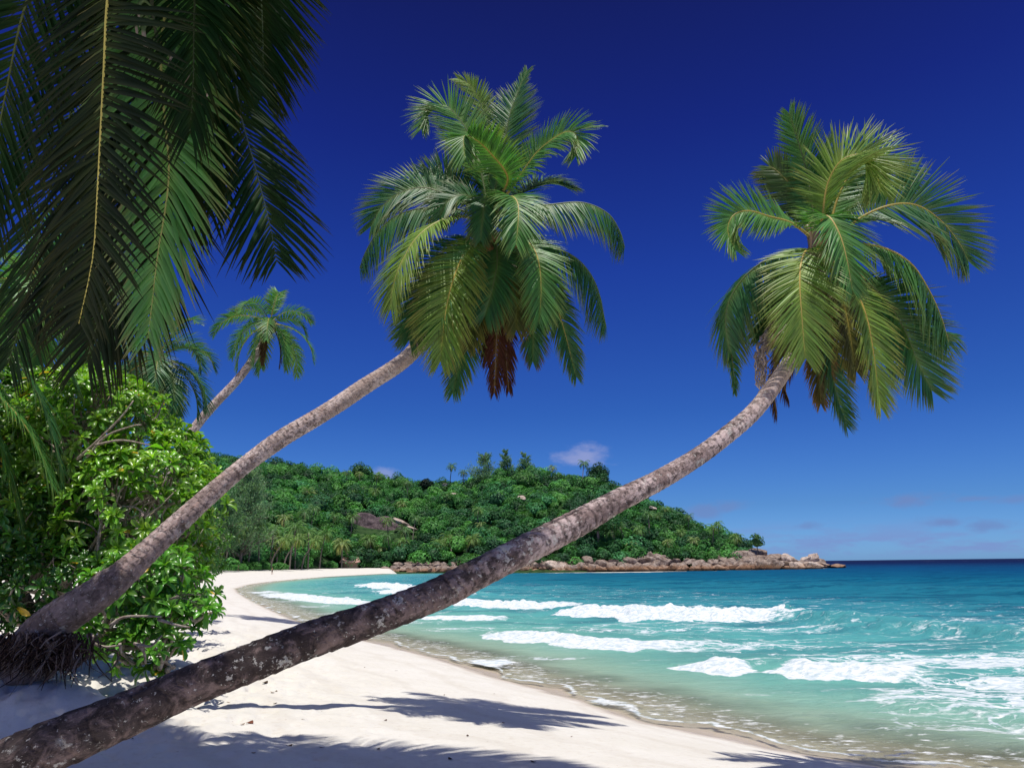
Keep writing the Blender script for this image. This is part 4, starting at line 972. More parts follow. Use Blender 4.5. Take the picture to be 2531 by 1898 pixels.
t.l.new(principled(t, t.mix(t.smooth(nz, .35, .65), (.22, .17, .13), (.42, .36, .30)), .85, .2, t.bump(nz, .5, .01)), t.out.inputs[0]); MAT_TWIG = m

def rosettes(pos, axis, rs, leafL=.15, nl=11, col=(.075, .20, .025), spread=(25, 95)):
    """pos, axis (n,3). every leaf: 4 rows x 3 columns, obovate, folded along the midrib"""
    n = len(pos); axis = nrm(axis)
    ref = np.where(np.abs(axis[:, 2:3]) < .9, np.array([[0, 0, 1.0]]), np.array([[1.0, 0, 0]]))
    A = nrm(np.cross(ref, axis)); B = np.cross(axis, A)
    k = np.arange(nl)[None]
    ph = k * 2.39996 + rs.uniform(0, 6.28, (n, 1)) + rs.normal(0, .2, (n, nl))
    el = np.radians(spread[0] + (spread[1] - spread[0]) * (k / (nl - 1)) ** .8 + rs.normal(0, 10, (n, nl)))
    rad = A[:, None] * np.cos(ph)[..., None] + B[:, None] * np.sin(ph)[..., None]
    D = nrm(rad * np.sin(el)[..., None] + axis[:, None] * np.cos(el)[..., None])
    Nn = nrm(axis[:, None] * np.sin(el)[..., None] - rad * np.cos(el)[..., None])
    Wd = np.cross(D, Nn)
    size = rs.uniform(.75, 1.2, (n, 1)) * (0.65 + .35 * (k / (nl - 1)) ** .5) * rs.uniform(.85, 1.1, (n, nl))
    L = leafL * size
    u = np.array([0, .42, .76, .93, 1.0]); w = np.array([.10, .26, .36, .26, .04]) * .95
    curl = np.array([0, .04, .02, -.05, -.10]) * 1.2
    g = rs.uniform(-.02, .18, (n, nl))
    base = pos[:, None] + axis[:, None] * (.03 * (1 - k / nl))[..., None]
    mid = base[:, :, None] + L[..., None, None] * (D[:, :, None] * u[None, None, :, None] + Nn[:, :, None] * curl[None, None, :, None]) + np.array([0, 0, -1.0]) * (L * g)[..., None, None] * (u ** 2)[None, None, :, None]
    wv = (Wd * L[..., None])[:, :, None] * w[None, None, :, None]; up = (Nn * L[..., None])[:, :, None] * (w * .35)[None, None, :, None]
    vv = np.stack([mid - wv * .5 + up, mid, mid + wv * .5 + up], 3)     # n,nl,5,3,3
    V = vv.reshape(-1, 3)
    b = (np.arange(n * nl)[:, None, None] * 15 + np.arange(4)[None, :, None] * 3 + np.arange(2)[None, None])
    Q = np.stack([b, b + 1, b + 4, b + 3], -1).reshape(-1, 4)
    c = np.asarray(col)[None, None] * rs.uniform(.6, 1.35, (n, 1, 1)) * rs.uniform(.75, 1.25, (n, nl, 1)) * (1 + rs.uniform(-.12, .12, (n, nl, 3)))
    yel = (rs.rand(n, nl) < .022)[..., None] & (k > nl * .5)[..., None]
    c = np.where(yel, np.array([.62, .42, .05]), c)
    young = (k < 3)[..., None] & np.ones((n, 1, 1), bool)
    c = np.where(young, c * np.array([1.5, 1.25, 1.2]), c)
    C = np.repeat(c.reshape(-1, 1, 3), 15, 1).reshape(-1, 3)
    lu = np.tile(np.array([.5, 0, .5]), 5); LU = np.tile(lu, n * nl)
    return V, Q, C, LU

def shrub(label, lobes, nper, seed, leafL=.15, root=None, col=(.075, .20, .025), twigs=60, nl=11, group=None, name='beach_shrub', face=1.0, inner=.35):
    """lobes: (centre xyz, radii xyz) ; rosettes thickest on the outer shell, looking outward and up"""
    rs = np.random.RandomState(seed)
    L0 = np.array([l[0] for l in lobes]); R0 = np.array([l[1] for l in lobes])
    if root is None: root = L0.mean(0).copy(); root[2] = gz(root[0], root[1])
    ob = thing(name, label, 'shrub', root, group)
    P_, A_ = [], []
    for i, (c, r) in enumerate(lobes):
        c = np.asarray(c, float); r = np.asarray(r, float)
        n = int(nper * (r[0] * r[2]) * 4)
        d = nrm(rs.normal(0, 1, (n * 2, 3)))
        keep = (d[:, 1] < .45) | (rs.rand(len(d)) < .35)               # thicker on the side that catches the eye and light
        d = d[keep][:n]; 
        q = rs.rand(len(d)); rr = np.where(q < inner, rs.uniform(.55, .9, len(d)), rs.uniform(.88, 1.06, len(d)))
        bump_ = .80 + .42 * fbm3(d * 2.3 + i * 7.7 + seed, 3)
        p = c + d * r * (rr * bump_)[:, None]
        ins = np.zeros(len(p), bool)
        for j in range(len(lobes)):
            if j != i: ins |= (((p - L0[j]) / (R0[j] * .72)) ** 2).sum(1) < 1
        gmin = np.array(sand_z(p[:, 0], p[:, 1], False)) + .12
        ok = ~ins & (p[:, 2] > gmin)
        p = p[ok]; d = d[ok]
        P_.append(p); A_.append(nrm(d / r * r.mean() + np.array([0, -.15, .75]) + rs.normal(0, .30, d.shape)))
    P_ = np.vstack(P_); A_ = np.vstack(A_)
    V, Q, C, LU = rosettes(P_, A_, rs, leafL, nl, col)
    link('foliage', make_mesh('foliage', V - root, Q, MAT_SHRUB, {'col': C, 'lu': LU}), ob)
    A = Acc()
    tip_i = rs.choice(len(P_), min(twigs, len(P_)), replace=False)
    for k in tip_i:
        tp = P_[k]; j = np.argmin((((L0 - tp) / R0) ** 2).sum(1))
        st_ = L0[j] * np.array([1, 1, 0]) + np.array([rs.normal(0, R0[j][0] * .3), rs.normal(0, R0[j][1] * .3), 0])
        st_[2] = max(gz(st_[0], st_[1]), L0[j][2] - R0[j][2])
        mid = st_ * .5 + tp * .5 + rs.normal(0, .18, 3) * R0[j].mean()
        m2_ = st_ * .2 + tp * .8 + rs.normal(0, .10, 3) * R0[j].mean()
        Sx, _ = spline(np.array([st_, mid, m2_, tp]), 14)
        V, Q, _, T = tube_arrays(Sx, np.linspace(.045, .011, 14) * rs.uniform(.6, 1.1), 6)
        A.add(V, Q, T)
    if twigs: link('branches', A.mesh('branches', MAT_TWIG, off=root), ob)
    return ob
def LB(x, y, d, rx, ry, rz): return (P(x, y, d), (rx, ry, rz))
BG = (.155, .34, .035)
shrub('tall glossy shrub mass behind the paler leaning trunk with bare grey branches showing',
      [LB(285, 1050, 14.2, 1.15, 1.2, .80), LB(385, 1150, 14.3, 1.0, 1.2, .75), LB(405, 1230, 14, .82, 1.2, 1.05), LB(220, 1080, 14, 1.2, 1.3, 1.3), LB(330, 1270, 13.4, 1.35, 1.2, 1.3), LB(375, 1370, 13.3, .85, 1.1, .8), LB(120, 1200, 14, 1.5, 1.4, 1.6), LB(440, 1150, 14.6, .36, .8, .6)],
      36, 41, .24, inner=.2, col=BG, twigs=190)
shrub('lower green shrub with exposed twisted stems sprawling over sand beside the root ball',
      [LB(380, 1450, 11.3, .85, .8, .52), LB(300, 1530, 11.0, .80, .7, .42), LB(425, 1530, 10.9, .36, .5, .36), LB(400, 1600, 10.6, .42, .4, .28), LB(340, 1600, 10.5, .4, .4, .22), LB(480, 1500, 10.9, .25, .3, .2), LB(460, 1440, 11.6, .25, .4, .25)],
      46, 42, .22, col=(.095, .27, .035), twigs=90, inner=.3)
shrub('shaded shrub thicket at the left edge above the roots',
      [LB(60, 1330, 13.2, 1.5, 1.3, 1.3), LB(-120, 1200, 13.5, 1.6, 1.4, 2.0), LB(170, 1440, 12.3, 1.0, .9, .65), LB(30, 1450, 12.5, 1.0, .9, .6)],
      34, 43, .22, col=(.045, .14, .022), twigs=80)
shrub('upper left shrub crown glowing yellow-green under the hanging fronds',
      [LB(60, 1050, 14.5, 1.3, 1.2, .95), LB(-60, 1000, 14.5, 1.3, 1.2, 1.0), LB(190, 985, 15.5, .9, 1.0, .45), LB(290, 965, 15.8, .5, .9, .35)],
      38, 44, .22, col=(.10, .24, .028), twigs=60)
shrub('far narrow shrub ending the green wall above the bright sand on the left',
      [LB(455, 1300, 20, .7, 1.5, 1.5), LB(440, 1370, 19, 1.0, 1.5, .7), LB(500, 1350, 24, .7, 1.2, 1.0)],
      30, 45, .22, col=(.07, .19, .028), twigs=30)
# bare pale branches showing on the outside of the shrubs
shr = [o for o in bpy.data.objects if o.name.startswith('beach_shrub') and o.parent is None]
for o, d, lines in [(shr[0], 12.6, [[(190, 1135), (240, 1090), (300, 1030), (330, 990)], [(235, 1100), (300, 1088), (372, 1100)], [(215, 1130), (262, 1078), (330, 1052), (350, 1050)], [(150, 1290), (185, 1250), (215, 1200), (230, 1180)], [(180, 1335), (190, 1310), (200, 1290)], [(270, 1255), (300, 1285), (350, 1270)], [(240, 1160), (330, 1165), (390, 1180)]]),
                    (shr[1], 10.0, [[(228, 1570), (234, 1590), (262, 1598), (300, 1594)], [(272, 1545), (305, 1525), (360, 1522), (400, 1524)], [(296, 1590), (300, 1612), (308, 1624)], [(340, 1592), (356, 1612), (360, 1640)], [(330, 1590), (372, 1596), (400, 1570)], [(390, 1530), (440, 1545), (470, 1550)]])]:
    A = Acc()
    for ln in lines:
        Sx, _ = spline(np.array([P(x_, y_, d + .04 * i) for i, (x_, y_) in enumerate(ln)]), 14); V, Q, _, T = tube_arrays(Sx, np.linspace(.024, .012, 14), 6); A.add(V, Q, T)
    link('bare_branches', A.mesh('bare_branches', MAT_TWIG, off=np.array(o.location)), o)
# the small rosette sprig over the sand
sp_root = P(420, 1480, 10.4)
A = Acc(); tips = [P(472, 1468, 10.2), P(496, 1470, 10.2), P(452, 1480, 10.25), P(484, 1488, 10.2)]
spr = thing('shrub_sprig', 'small isolated sprig of leaves sticking out from the lower shrub over bright sand', 'sprig', sp_root)
for q in tips:
    Sx, _ = spline(np.array([sp_root, (sp_root + q) / 2 + [0, 0, .03], q]), 8); V, Q, _, T = tube_arrays(Sx, np.linspace(.010, .005, 8), 5); A.add(V, Q, T)
link('branches', A.mesh('branches', MAT_TWIG, off=sp_root), spr)
V, Q, C, LU = rosettes(np.array(tips), np.array([[.3, -.2, .9], [.8, -.1, .4], [-.3, -.3, .8], [.5, -.3, -.5]]), np.random.RandomState(3), .13, 7, (.05, .13, .02))
link('foliage', make_mesh('foliage', V - sp_root, Q, MAT_SHRUB, {'col': C, 'lu': LU}), spr)
# ------------------------------------------------------------------ wooded hill and rocky headland
sky_src = [(0, 1112), (300, 1118), (455, 1122), (522, 1122), (572, 1127), (653, 1143), (716, 1143), (775, 1152), (807, 1163), (879, 1156), (906, 1170), (956, 1181), (997, 1181), (1019, 1190), (1100, 1188), (1168, 1182), (1213, 1165), (1260, 1158), (1304, 1155),
           (1356, 1167), (1439, 1178), (1489, 1178), (1534, 1203), (1600, 1234), (1690, 1272), (1734, 1284), (1773, 1295), (1812, 1311), (1845, 1339), (1858, 1360), (1885, 1382), (2000, 1392), (2100, 1400)]
sx_ = np.array([s[0] for s in sky_src], float); sy_ = np.array([s[1] for s in sky_src], float)
def ray(sx, sy): return FWD[None] + RIGHT[None] * ((np.atleast_1d(sx) - CX) / F_PX)[:, None] + UP[None] * ((CY - np.atleast_1d(sy)) / F_PX)[:, None]
rr_ = ray(sx_, sy_); tt_ = rr_[:, 0] / rr_[:, 1]; ee_ = rr_[:, 2] / rr_[:, 1]
def hill_par(t):
    yb = np.interp(t, [-.80, -.45, -.40, -.36, -.31, -.27, -.23, -.10, .10, .25, .30, .34], [90, 190, 215, 228, 252, 282, 303, 311, 311, 310, 308, 306])
    yr = np.interp(t, [-.80, -.45, -.2, 0, .1, .2, .27, .34], [420, 450, 455, 455, 430, 385, 345, 320])
    zr = np.interp(t, tt_, ee_) * yr + CAMZ - 4.6
    return yb, yr, np.maximum(zr, 1.5)
def hill_z(x, y):
    y_ = np.maximum(y, 1); t = x / y_
    yb, yr, zr = hill_par(t)
    u = (y_ - yb) / (yr - yb)
    f = np.where(u < 1, np.clip(u, 0, 1) ** .85, np.clip(1 - (u - 1) * .9, -1, 1))
    z = 1.6 + (zr - 1.6) * f * np.where(u < 1, 1, 1)
    z = np.where(u < 0, 1.6 + u * 30, z)
    z = z + (fbm(x * .02, y * .02, 3) - .5) * 9 * np.clip(u * 2, 0, 1) * np.clip((zr - 1.6) / 30, 0, 1) * (u < 1)
    # right-hand end runs down to the rocks
    return z
ts = np.linspace(-.82, .345, 300); us = np.concatenate([[-.15, -.05], np.linspace(0, 1, 70), np.linspace(1.05, 2.2, 18)])
tg, ug = np.meshgrid(ts, us, indexing='ij'); yb, yr, zr = hill_par(tg)
yy = yb + ug * (yr - yb); xx = tg * yy
z = hill_z(xx.ravel(), yy.ravel())
na = len(us); i = np.arange(len(ts) - 1)[:, None] * na; j = np.arange(na - 1)[None]
Q = np.stack([i + j, i + na + j, i + na + j + 1, i + j + 1], 2).reshape(-1, 4)
m, t = new_mat('hill_soil'); geo = t.n.new('ShaderNodeNewGeometry'); nz = t.noise(geo.outputs['Position'], .4, 5, .6)
t.l.new(principled(t, t.mix(t.smooth(nz, .4, .6), (.018, .045, .014), (.04, .08, .025)), .9, .1), t.out.inputs[0])
kind(link('hill', make_mesh('hill', np.stack([xx.ravel(), yy.ravel(), z], 1), Q, m)), 'structure')

# ---- leaves of far trees
m, t = new_mat('forest_leaves'); c = t.attr('col', 'Color')
b = principled(t, c, .55, .25); tl = t.n.new('ShaderNodeBsdfTranslucent'); t.put(tl.inputs[0], t.mix(1.0, c, (1.2, 1.4, .6), 'MULTIPLY'))
mx = t.n.new('ShaderNodeMixShader'); mx.inputs[0].default_value = .25
t.l.new(b, mx.inputs[1]); t.l.new(tl.outputs[0], mx.inputs[2]); t.l.new(mx.outputs[0], t.out.inputs[0]); MAT_FOREST = m
m, t = new_mat('far_trunks'); t.l.new(principled(t, (.20, .165, .14), .9, .1), t.out.inputs[0]); MAT_FTR = m

_ico = None
def ico():
    global _ico
    if _ico is None:
        import bmesh
        bm = bmesh.new(); bmesh.ops.create_icosphere(bm, subdivisions=2, radius=1)
        _ico = (np.array([v.co[:] for v in bm.verts]), np.array([[v.index for v in f.verts] for f in bm.faces])); bm.free()
    return _ico
def leaf_cloud(centres, radii, cols, nper, size, rs, flat=.75, up=.35):
    """leaf clumps on lumpy crowns: centres (n,3), radii (n,3), cols (n,3) -> quads"""
    n = len(centres); k = nper
    d = nrm(rs.normal(0, 1, (n, k, 3))); d[..., 2] = np.where(d[..., 2] < -.35, -d[..., 2], d[..., 2])
    # each crown has sub-lobes
    lob = nrm(rs.normal(0, 1, (n, 9, 3))); dot = np.einsum('nki,nli->nkl', d, lob).max(2)
    rr = .66 + .42 * sstep(.55, 1.0, dot) + rs.normal(0, .05, (n, k))
    p = centres[:, None] + d * radii[:, None] * rr[..., None]
    nn = nrm(d + np.array([0, 0, up]) + rs.normal(0, .45, (n, k, 3)))
    a = nrm(np.cross(nn, rs.normal(0, 1, (n, k, 3)))); b = np.cross(nn, a)
    s = (size if np.ndim(size) else np.full(n, size))[:, None] * rs.uniform(.6, 1.35, (n, k))
    s = s[..., None]
    V = np.stack([p - a * s, p - b * s * .62, p + a * s, p + b * s * .62], 2).reshape(-1, 3)
    Q = np.arange(n * k * 4).reshape(-1, 4)
    c = cols[:, None] * rs.uniform(.65, 1.4, (n, k, 1)) * (1 + rs.uniform(-.1, .1, (n, k, 3)))
    return V, Q, np.repeat(c.reshape(-1, 3), 4, 0)

rs = np.random.RandomState(5)
C_, R_, K_ = [], [], []
PAL = np.array([(.030, .105, .024), (.045, .145, .030), (.022, .075, .024), (.060, .165, .036), (.035, .125, .045), (.018, .062, .024)])
outcrop_c = (905, 1270)
for it in range(5200):
    t_ = rs.uniform(-.62, .335); u_ = rs.uniform(-.02, 1.04) ** .9 if rs.rand() < 2 else 0
    u_ = rs.uniform(-.01, 1.05)
    yb, yr, zr = hill_par(np.array([t_])); y_ = float(yb[0] + u_ * (yr[0] - yb[0])); x_ = t_ * y_
    z_ = float(hill_z(np.array([x_]), np.array([y_]))[0])
    if t_ > .318: continue
    r_ = rs.uniform(1.9, 5.2) * (1 if rs.rand() < .88 else 1.45)
    if t_ > .22: r_ = min(r_, 3.6)
    # photo position, to keep clear of the bare rock face
    q = np.array([x_, y_, z_ + r_]) - CAM; dpt = q @ FWD; px = CX + F_PX * (q @ RIGHT) / dpt; py = CY - F_PX * (q @ UP) / dpt
    rp = r_ / dpt * F_PX
    if 868 - rp * .3 < px < 1045 and 1264 + (px - 900) * .22 < py < 1314 + (px - 900) * .10 + rp * .6: continue
    ok = True
    for j in range(len(C_) - 1, max(-1, len(C_) - 2600), -1):
        dx = C_[j][0] - x_; dy = C_[j][1] - y_
        if dx * dx + dy * dy < (.50 * (r_ + R_[j][0])) ** 2: ok = False; break
    if not ok: continue
    C_.append((x_, y_, z_ + r_ * .62)); R_.append((r_, r_, r_ * rs.uniform(.72, 1.0)))
    zone = fbm(np.array([x_ * .018 + 3]), np.array([y_ * .018]), 2)[0]
    pi = rs.choice(6, p=[.2, .24, .16, .18, .12, .10]) if zone > .48 else rs.choice(6, p=[.22, .10, .30, .05, .10, .23])
    K_.append(PAL[pi] * 1.75 * rs.uniform(.55, 1.35))
C_ = np.array(C_); R_ = np.array(R_); K_ = np.array(K_)
print('forest crowns', len(C_))
A = Acc(); V, Q, C = leaf_cloud(C_, R_, K_ * 1.06, 380, .07 * R_[:, 0] + .14, rs); A.add(V, Q, None, col=C)
iv, it_ = ico()
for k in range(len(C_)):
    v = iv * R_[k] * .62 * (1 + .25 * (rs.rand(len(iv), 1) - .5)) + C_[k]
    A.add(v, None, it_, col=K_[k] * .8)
fo_ = link('forest', A.mesh('forest', MAT_FOREST, smooth=False)); fo_['kind'] = 'stuff'; fo_['label'] = 'dense green forest canopy covering the hillside behind the far beach'; fo_['category'] = 'forest'

# ---- single trees one can tell apart
def at_px(sx, depth): 
    """ground point of the hill under photo column sx at a given distance"""
    q = ray(sx, 1390)[0]; y_ = depth; x_ = q[0] / q[1] * depth
    return np.array([x_, y_, max(1.4, float(hill_z(np.array([x_]), np.array([y_]))[0]))])
def hill_spot(sx, sy):
    """where the sight line through a photo point meets the hill"""
    d = ray(sx, sy)[0]; 
    for y_ in np.arange(110, 470, 1.5):
        p = CAM + d * (y_ / d[1]); hz = float(hill_z(p[0:1], p[1:2])[0])
        if hz >= p[2]: return np.array([p[0], p[1], hz])
    return None
def round_tree(label, base, h, r, col, seed, group=None, n=900, size=.42):
    rs = np.random.RandomState(seed)
    ob = thing('broadleaf_tree', label, 'tree', base, group)
    c = np.array([[0, 0, h * .62], [r * .45, 0, h * .55], [-r * .45, r * .2, h * .6], [0, -r * .3, h * .8]]); rr = np.array([[r, r, h * .36], [r * .6] * 3, [r * .6] * 3, [r * .55] * 3])
    V, Q, C = leaf_cloud(c, rr, np.repeat(np.array([col]), 4, 0), n // 4, size, rs)
    A = Acc(); A.add(V, Q, None, col=C); iv, it_ = ico()
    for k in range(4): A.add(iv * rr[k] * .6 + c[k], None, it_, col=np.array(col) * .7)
    link('crown', A.mesh('crown', MAT_FOREST, smooth=False), ob)
    V, Q, _, T = tube_arrays(np.array([[0, 0, -1.], [.1, 0, h * .3], [.2, 0, h * .6]]), [r * .09, r * .07, r * .04], 6)
    link('trunk', make_mesh('trunk', V, Q, MAT_FTR, None, True, T), ob)
    return ob
def casuarina(label, base, h, w, seed, group=None, n=1400, col=(.17, .30, .16), lean=0.0, nb=26, size=.30):
    """feathery upright tree: wispy plumes on rising branches"""
    rs = np.random.RandomState(seed)
    ob = thing('casuarina_tree', label, 'tree', base, group)
    T_ = Acc(); F_ = Acc()
    tr = np.array([[0, 0, -1.], [lean * .3, 0, h * .35], [lean * .7, 0, h * .7], [lean, 0, h]])
    Sx, _ = spline(tr, 16); V, Q, _, T = tube_arrays(Sx, np.linspace(h * .018, h * .004, 16), 6); T_.add(V, Q, T)
    P__, D__ = [], []
    for k in range(nb):
        u = rs.uniform(.12, .98); p0 = np.array([np.interp(u * h, Sx[:, 2], Sx[:, 0]), 0, u * h])
        a = rs.uniform(0, 6.28); l = w * (1.05 - u * .75) * rs.uniform(.6, 1.15)
        d = np.array([math.cos(a), math.sin(a), rs.uniform(.3, 1.0)])
        p1 = p0 + d * l * .5; p2 = p0 + d * l + [0, 0, -l * .1]
        S_, _ = spline(np.array([p0, p1, p2]), 8); V, Q, _, T = tube_arrays(S_, np.linspace(h * .006, h * .0015, 8), 4); T_.add(V, Q, T)
        m_ = n // nb; i = rs.uniform(.2, 1.1, m_)
        q = p0 + (p2 - p0) * i[:, None] + rs.normal(0, l * .13, (m_, 3)) + [0, 0, l * .08]
        P__.append(q); D__.append(nrm(rs.normal(0, .5, (m_, 3)) + nrm(d[None]) * .5 + [0, 0, .45]))
    q = np.vstack(P__); d = np.vstack(D__); m_ = len(q)
    sd = nrm(np.cross(d, rs.normal(0, 1, (m_, 3)))); L = (size * rs.uniform(.7, 1.8, m_) * 1.8)[:, None]; wd = (size * .22 * rs.uniform(.6, 1.4, m_))[:, None]
    V = np.stack([q - d * L * .5, q + sd * wd, q + d * L * .5, q - sd * wd], 1).reshape(-1, 3)
    C = np.repeat(np.array(col)[None] * rs.uniform(.6, 1.5, (m_, 1)), 4, 0)
    link('crown', make_mesh('crown', V, np.arange(m_ * 4).reshape(-1, 4), MAT_FOREST, {'col': C}, False), ob)
    link('trunk', T_.mesh('trunk', MAT_FTR), ob)
    return ob
casuarina('leftmost and widest of the three feathery casuarinas on the hilltop', at_px(1190, 440) , 20, 9, 61, 'casuarinas on the hilltop', n=3000, nb=50, size=.75, lean=2)
casuarina('middle feathery casuarina with twin tops on the hilltop', at_px(1252, 446), 17, 6, 62, 'casuarinas on the hilltop', n=2600, nb=44, size=.7)
casuarina('smallest right-hand feathery casuarina of the hilltop three', at_px(1302, 446), 14, 5.5, 63, 'casuarinas on the hilltop', n=2000, nb=36, size=.7)
b_ = at_px(592, 222); b_[2] = 1.8
casuarina('tall grey-green feathery casuarina at the left foot of the hill beside the leaning trunk', b_, 29, 10, 64, n=12000, nb=130, size=.42, col=(.20, .33, .16), lean=2)
b_ = at_px(545, 200); b_[2] = 1.8
casuarina('shorter dark casuarina between the shrub wall and the taller grey-green one', b_, 18, 7, 65, n=6000, nb=80, size=.38, col=(.09, .19, .08))
round_tree('very dark round tree breaking the skyline on the middle saddle of the hill', at_px(1050, 440), 9, 4.6, (.010, .032, .016), 70, n=1300)
round_tree('dark dome-shaped tree on the right shoulder of the hill skyline', at_px(1488, 420), 11, 6.4, (.03, .09, .035), 71, n=1500)
round_tree('broad domed tree on the left hill skyline', at_px(882, 446), 9, 7.0, (.05, .15, .045), 72, n=1500)
round_tree('big dark spreading tree near the shore rocks just right of the leaning trunk', at_px(1480, 322), 20, 9.0, (.04, .14, .04), 73, n=2600, size=.5)
round_tree('lone slim tree standing on the rocks at the very end of the headland', at_px(1874, 306) * np.array([1, 1, 0]) + [0, 0, 4.8], 9.0, 3.0, (.06, .16, .05), 74, n=420, size=.42)

# ---- palms on the far shore and hillside: small individual trees sharing a few meshes
def mini_palm_meshes(seed, nf=15, L=3.3, tall=9, lean=1.5, col=(.14, .26, .08)):
    rs = np.random.RandomState(seed); A = Acc()
    top = np.array([lean, 0, tall]);
    for i in range(nf):
        az = i * 2.4 + rs.uniform(-.3, .3); el = 65 - 95 * (i / nf)
        S, _ = spline(auto_path(top, az, el, L * rs.uniform(.85, 1.1), 1.1), 9)
        Tn = nrm(np.gradient(S, axis=0)); sd = nrm(np.cross([math.sin(az), math.cos(az), 0], [0, 0, 1.0])[None])[0]
        for sg in (-1, 1):
            # leaflets as narrow slanted blades
            k = 15; ti = np.linspace(.12, .98, k); p = np.stack([np.interp(ti, np.linspace(0, 1, 9), S[:, j]) for j in range(3)], 1)
            tn = np.stack([np.interp(ti, np.linspace(0, 1, 9), Tn[:, j]) for j in range(3)], 1)
            l = L * .30 * np.interp(ti, [0, .3, .7, 1], [.6, 1, .8, .4])[:, None]
            d = nrm(sg * sd[None] * .85 + tn * .5 + np.array([[0, 0, .1]])); e = p + d * l + np.array([0, 0, -1]) * l * rs.uniform(.2, .6, (k, 1)); md = p + d * l * .5
            w = tn * .10
            V = np.stack([p - w * .6, md - w, e, md + w], 1).reshape(-1, 3)
            c = np.array(col) * rs.uniform(.6, 1.4) ; A.add(V, np.arange(k * 4).reshape(-1, 4), None, col=np.repeat(c[None] * (1 if i < nf * .75 else np.array([1.3, 1.0, .8])), k * 4, 0))
    crown = A.mesh('crown', MAT_FOREST, smooth=False)
    V, Q, _, T = tube_arrays(spline(np.array([[0, 0, -1.], [lean * .2, 0, tall * .4], [lean * .7, 0, tall * .8], top]), 8)[0], np.linspace(.24, .14, 8), 6)
    return crown, make_mesh('trunk', V, Q, MAT_FTR, None, True, T)
protos = [mini_palm_meshes(300 + k, lean=ln, tall=tl_, col=cc) for k, (ln, tl_, cc) in enumerate([(1.0, 7.5, (.15, .27, .08)), (-1.2, 9, (.12, .24, .07)), (3.6, 7.5, (.17, .28, .08)), (.2, 6, (.22, .30, .11)), (2.0, 10, (.11, .22, .08))])]
def far_palm(label, base, k, rot, sc, group):
    ob = thing('coconut_palm', label, 'palm tree', base, group); ob.rotation_euler = (0, 0, rot); ob.scale = (sc,) * 3
    link('crown', protos[k][0], ob); link('trunk', protos[k][1], ob)
    return ob
rs = np.random.RandomState(91)
shore_px = [(530, 205), (556, 215), (585, 222), (612, 228), (640, 235), (668, 245), (684, 252), (700, 250), (716, 255), (730, 262), (745, 262), (762, 270), (790, 290), (905, 312), (920, 312), (940, 315), (965, 316), (985, 316), (868, 305), (845, 300), (1098, 320), (1120, 320), (1145, 321), (1160, 321), (1350, 322), (1080, 320), (1010, 318), (1530, 321)]
for i, (sx, dp) in enumerate(shore_px):
    b_ = at_px(sx, dp); b_[2] = 2.2
    far_palm('small coconut palm in the grove lining the far beach', b_, rs.randint(0, 5), rs.uniform(0, 6.28), rs.uniform(1.2, 1.55) * (.72 if dp < 200 else 1.0), 'palms lining the far beach')
b_ = at_px(668, 232); b_[2] = 2.2
far_palm('strongly slanting palm trunk at the edge of the far beach sand', b_, 2, 0.1, 1.15, None)
hp = [(755, 1232), (770, 1225), (880, 1232), (1010, 1222), (857, 1190), (888, 1186), (868, 1310), (768, 1300), (928, 1204), (1187, 1300), (1180, 1292), (1112, 1195), (1145, 1193), (1372, 1160), (1620, 1290), (1605, 1310), (1690, 1330), (1715, 1345), (1760, 1338), (1440, 1190),
      (1240, 1230), (995, 1250), (820, 1300), (745, 1320), (960, 1310), (1330, 1330), (1100, 1250), (1020, 1320), (1830, 1355), (1650, 1345), (1590, 1345), (1545, 1330), (930, 1230), (700, 1300), (1780, 1320), (1700, 1300), (1640, 1270), (1560, 1350)]
for i, (sx, sy) in enumerate(hp):
    p = hill_spot(sx, sy + 22)
    if p is None: p = at_px(sx, 440)
    p = p + np.array([0, -1.0, 1.5 if sy < 1215 else -2.2])
    far_palm('star-shaped pale palm crown poking out of the hillside forest', p, [0, 3, 1, 4][i % 4], rs.uniform(0, 6.28), rs.uniform(1.0, 1.35), 'palms scattered over the wooded hill')

# ---- granite
def rock_mat(name, top=(.38, .31, .26), mid=(.22, .16, .125), low=(.30, .165, .09), dark=(.07, .055, .055), streak=.5):
    m, t = new_mat(name); geo = t.n.new('ShaderNodeNewGeometry'); pos = geo.outputs['Position']
    sp_ = t.n.new('ShaderNodeSeparateXYZ'); t.put(sp_.inputs[0], pos)
    n1 = t.noise(pos, .45, 6, .65); n2 = t.noise(t.vscale(pos, (1, 1, .18)), 1.2, 5, .65); n3 = t.noise(pos, 4, 4, .6)
    c = t.mix(t.smooth(n1, .38, .62), mid, top)
    c = t.mix(t.math('MULTIPLY', t.smooth(n2, .50, .66), streak), c, dark)
    c = t.mix(t.smooth(t.math('ADD', sp_.outputs[2], t.math('MULTIPLY', n1, 2.0)), 3.2, 1.6, 0, .8), c, low)
    c = t.mix(t.smooth(t.math('ADD', sp_.outputs[2], t.math('MULTIPLY', n3, .5)), .75, .4, 0, .8), c, (.04, .03, .025))
    cr = t.voro(pos, .30, 'DISTANCE_TO_EDGE')
    c = t.mix(t.smooth(cr, .035, .012, 0, .6), c, (.04, .03, .03))
    t.l.new(principled(t, c, .9, .15, t.bump(t.math('ADD', n1, t.math('MULTIPLY', n3, .4)), .8, .5)), t.out.inputs[0])
    return m
MAT_ROCK = rock_mat('shore_granite'); MAT_CLIFF = rock_mat('cliff_granite', (.17, .13, .13), (.085, .062, .066), (.085, .062, .066), (.035, .026, .03), .7)
MAT_PALEROCK = rock_mat('pale_granite', (.62, .52, .44), (.45, .35, .28), (.36, .24, .16), (.12, .09, .08), .3)
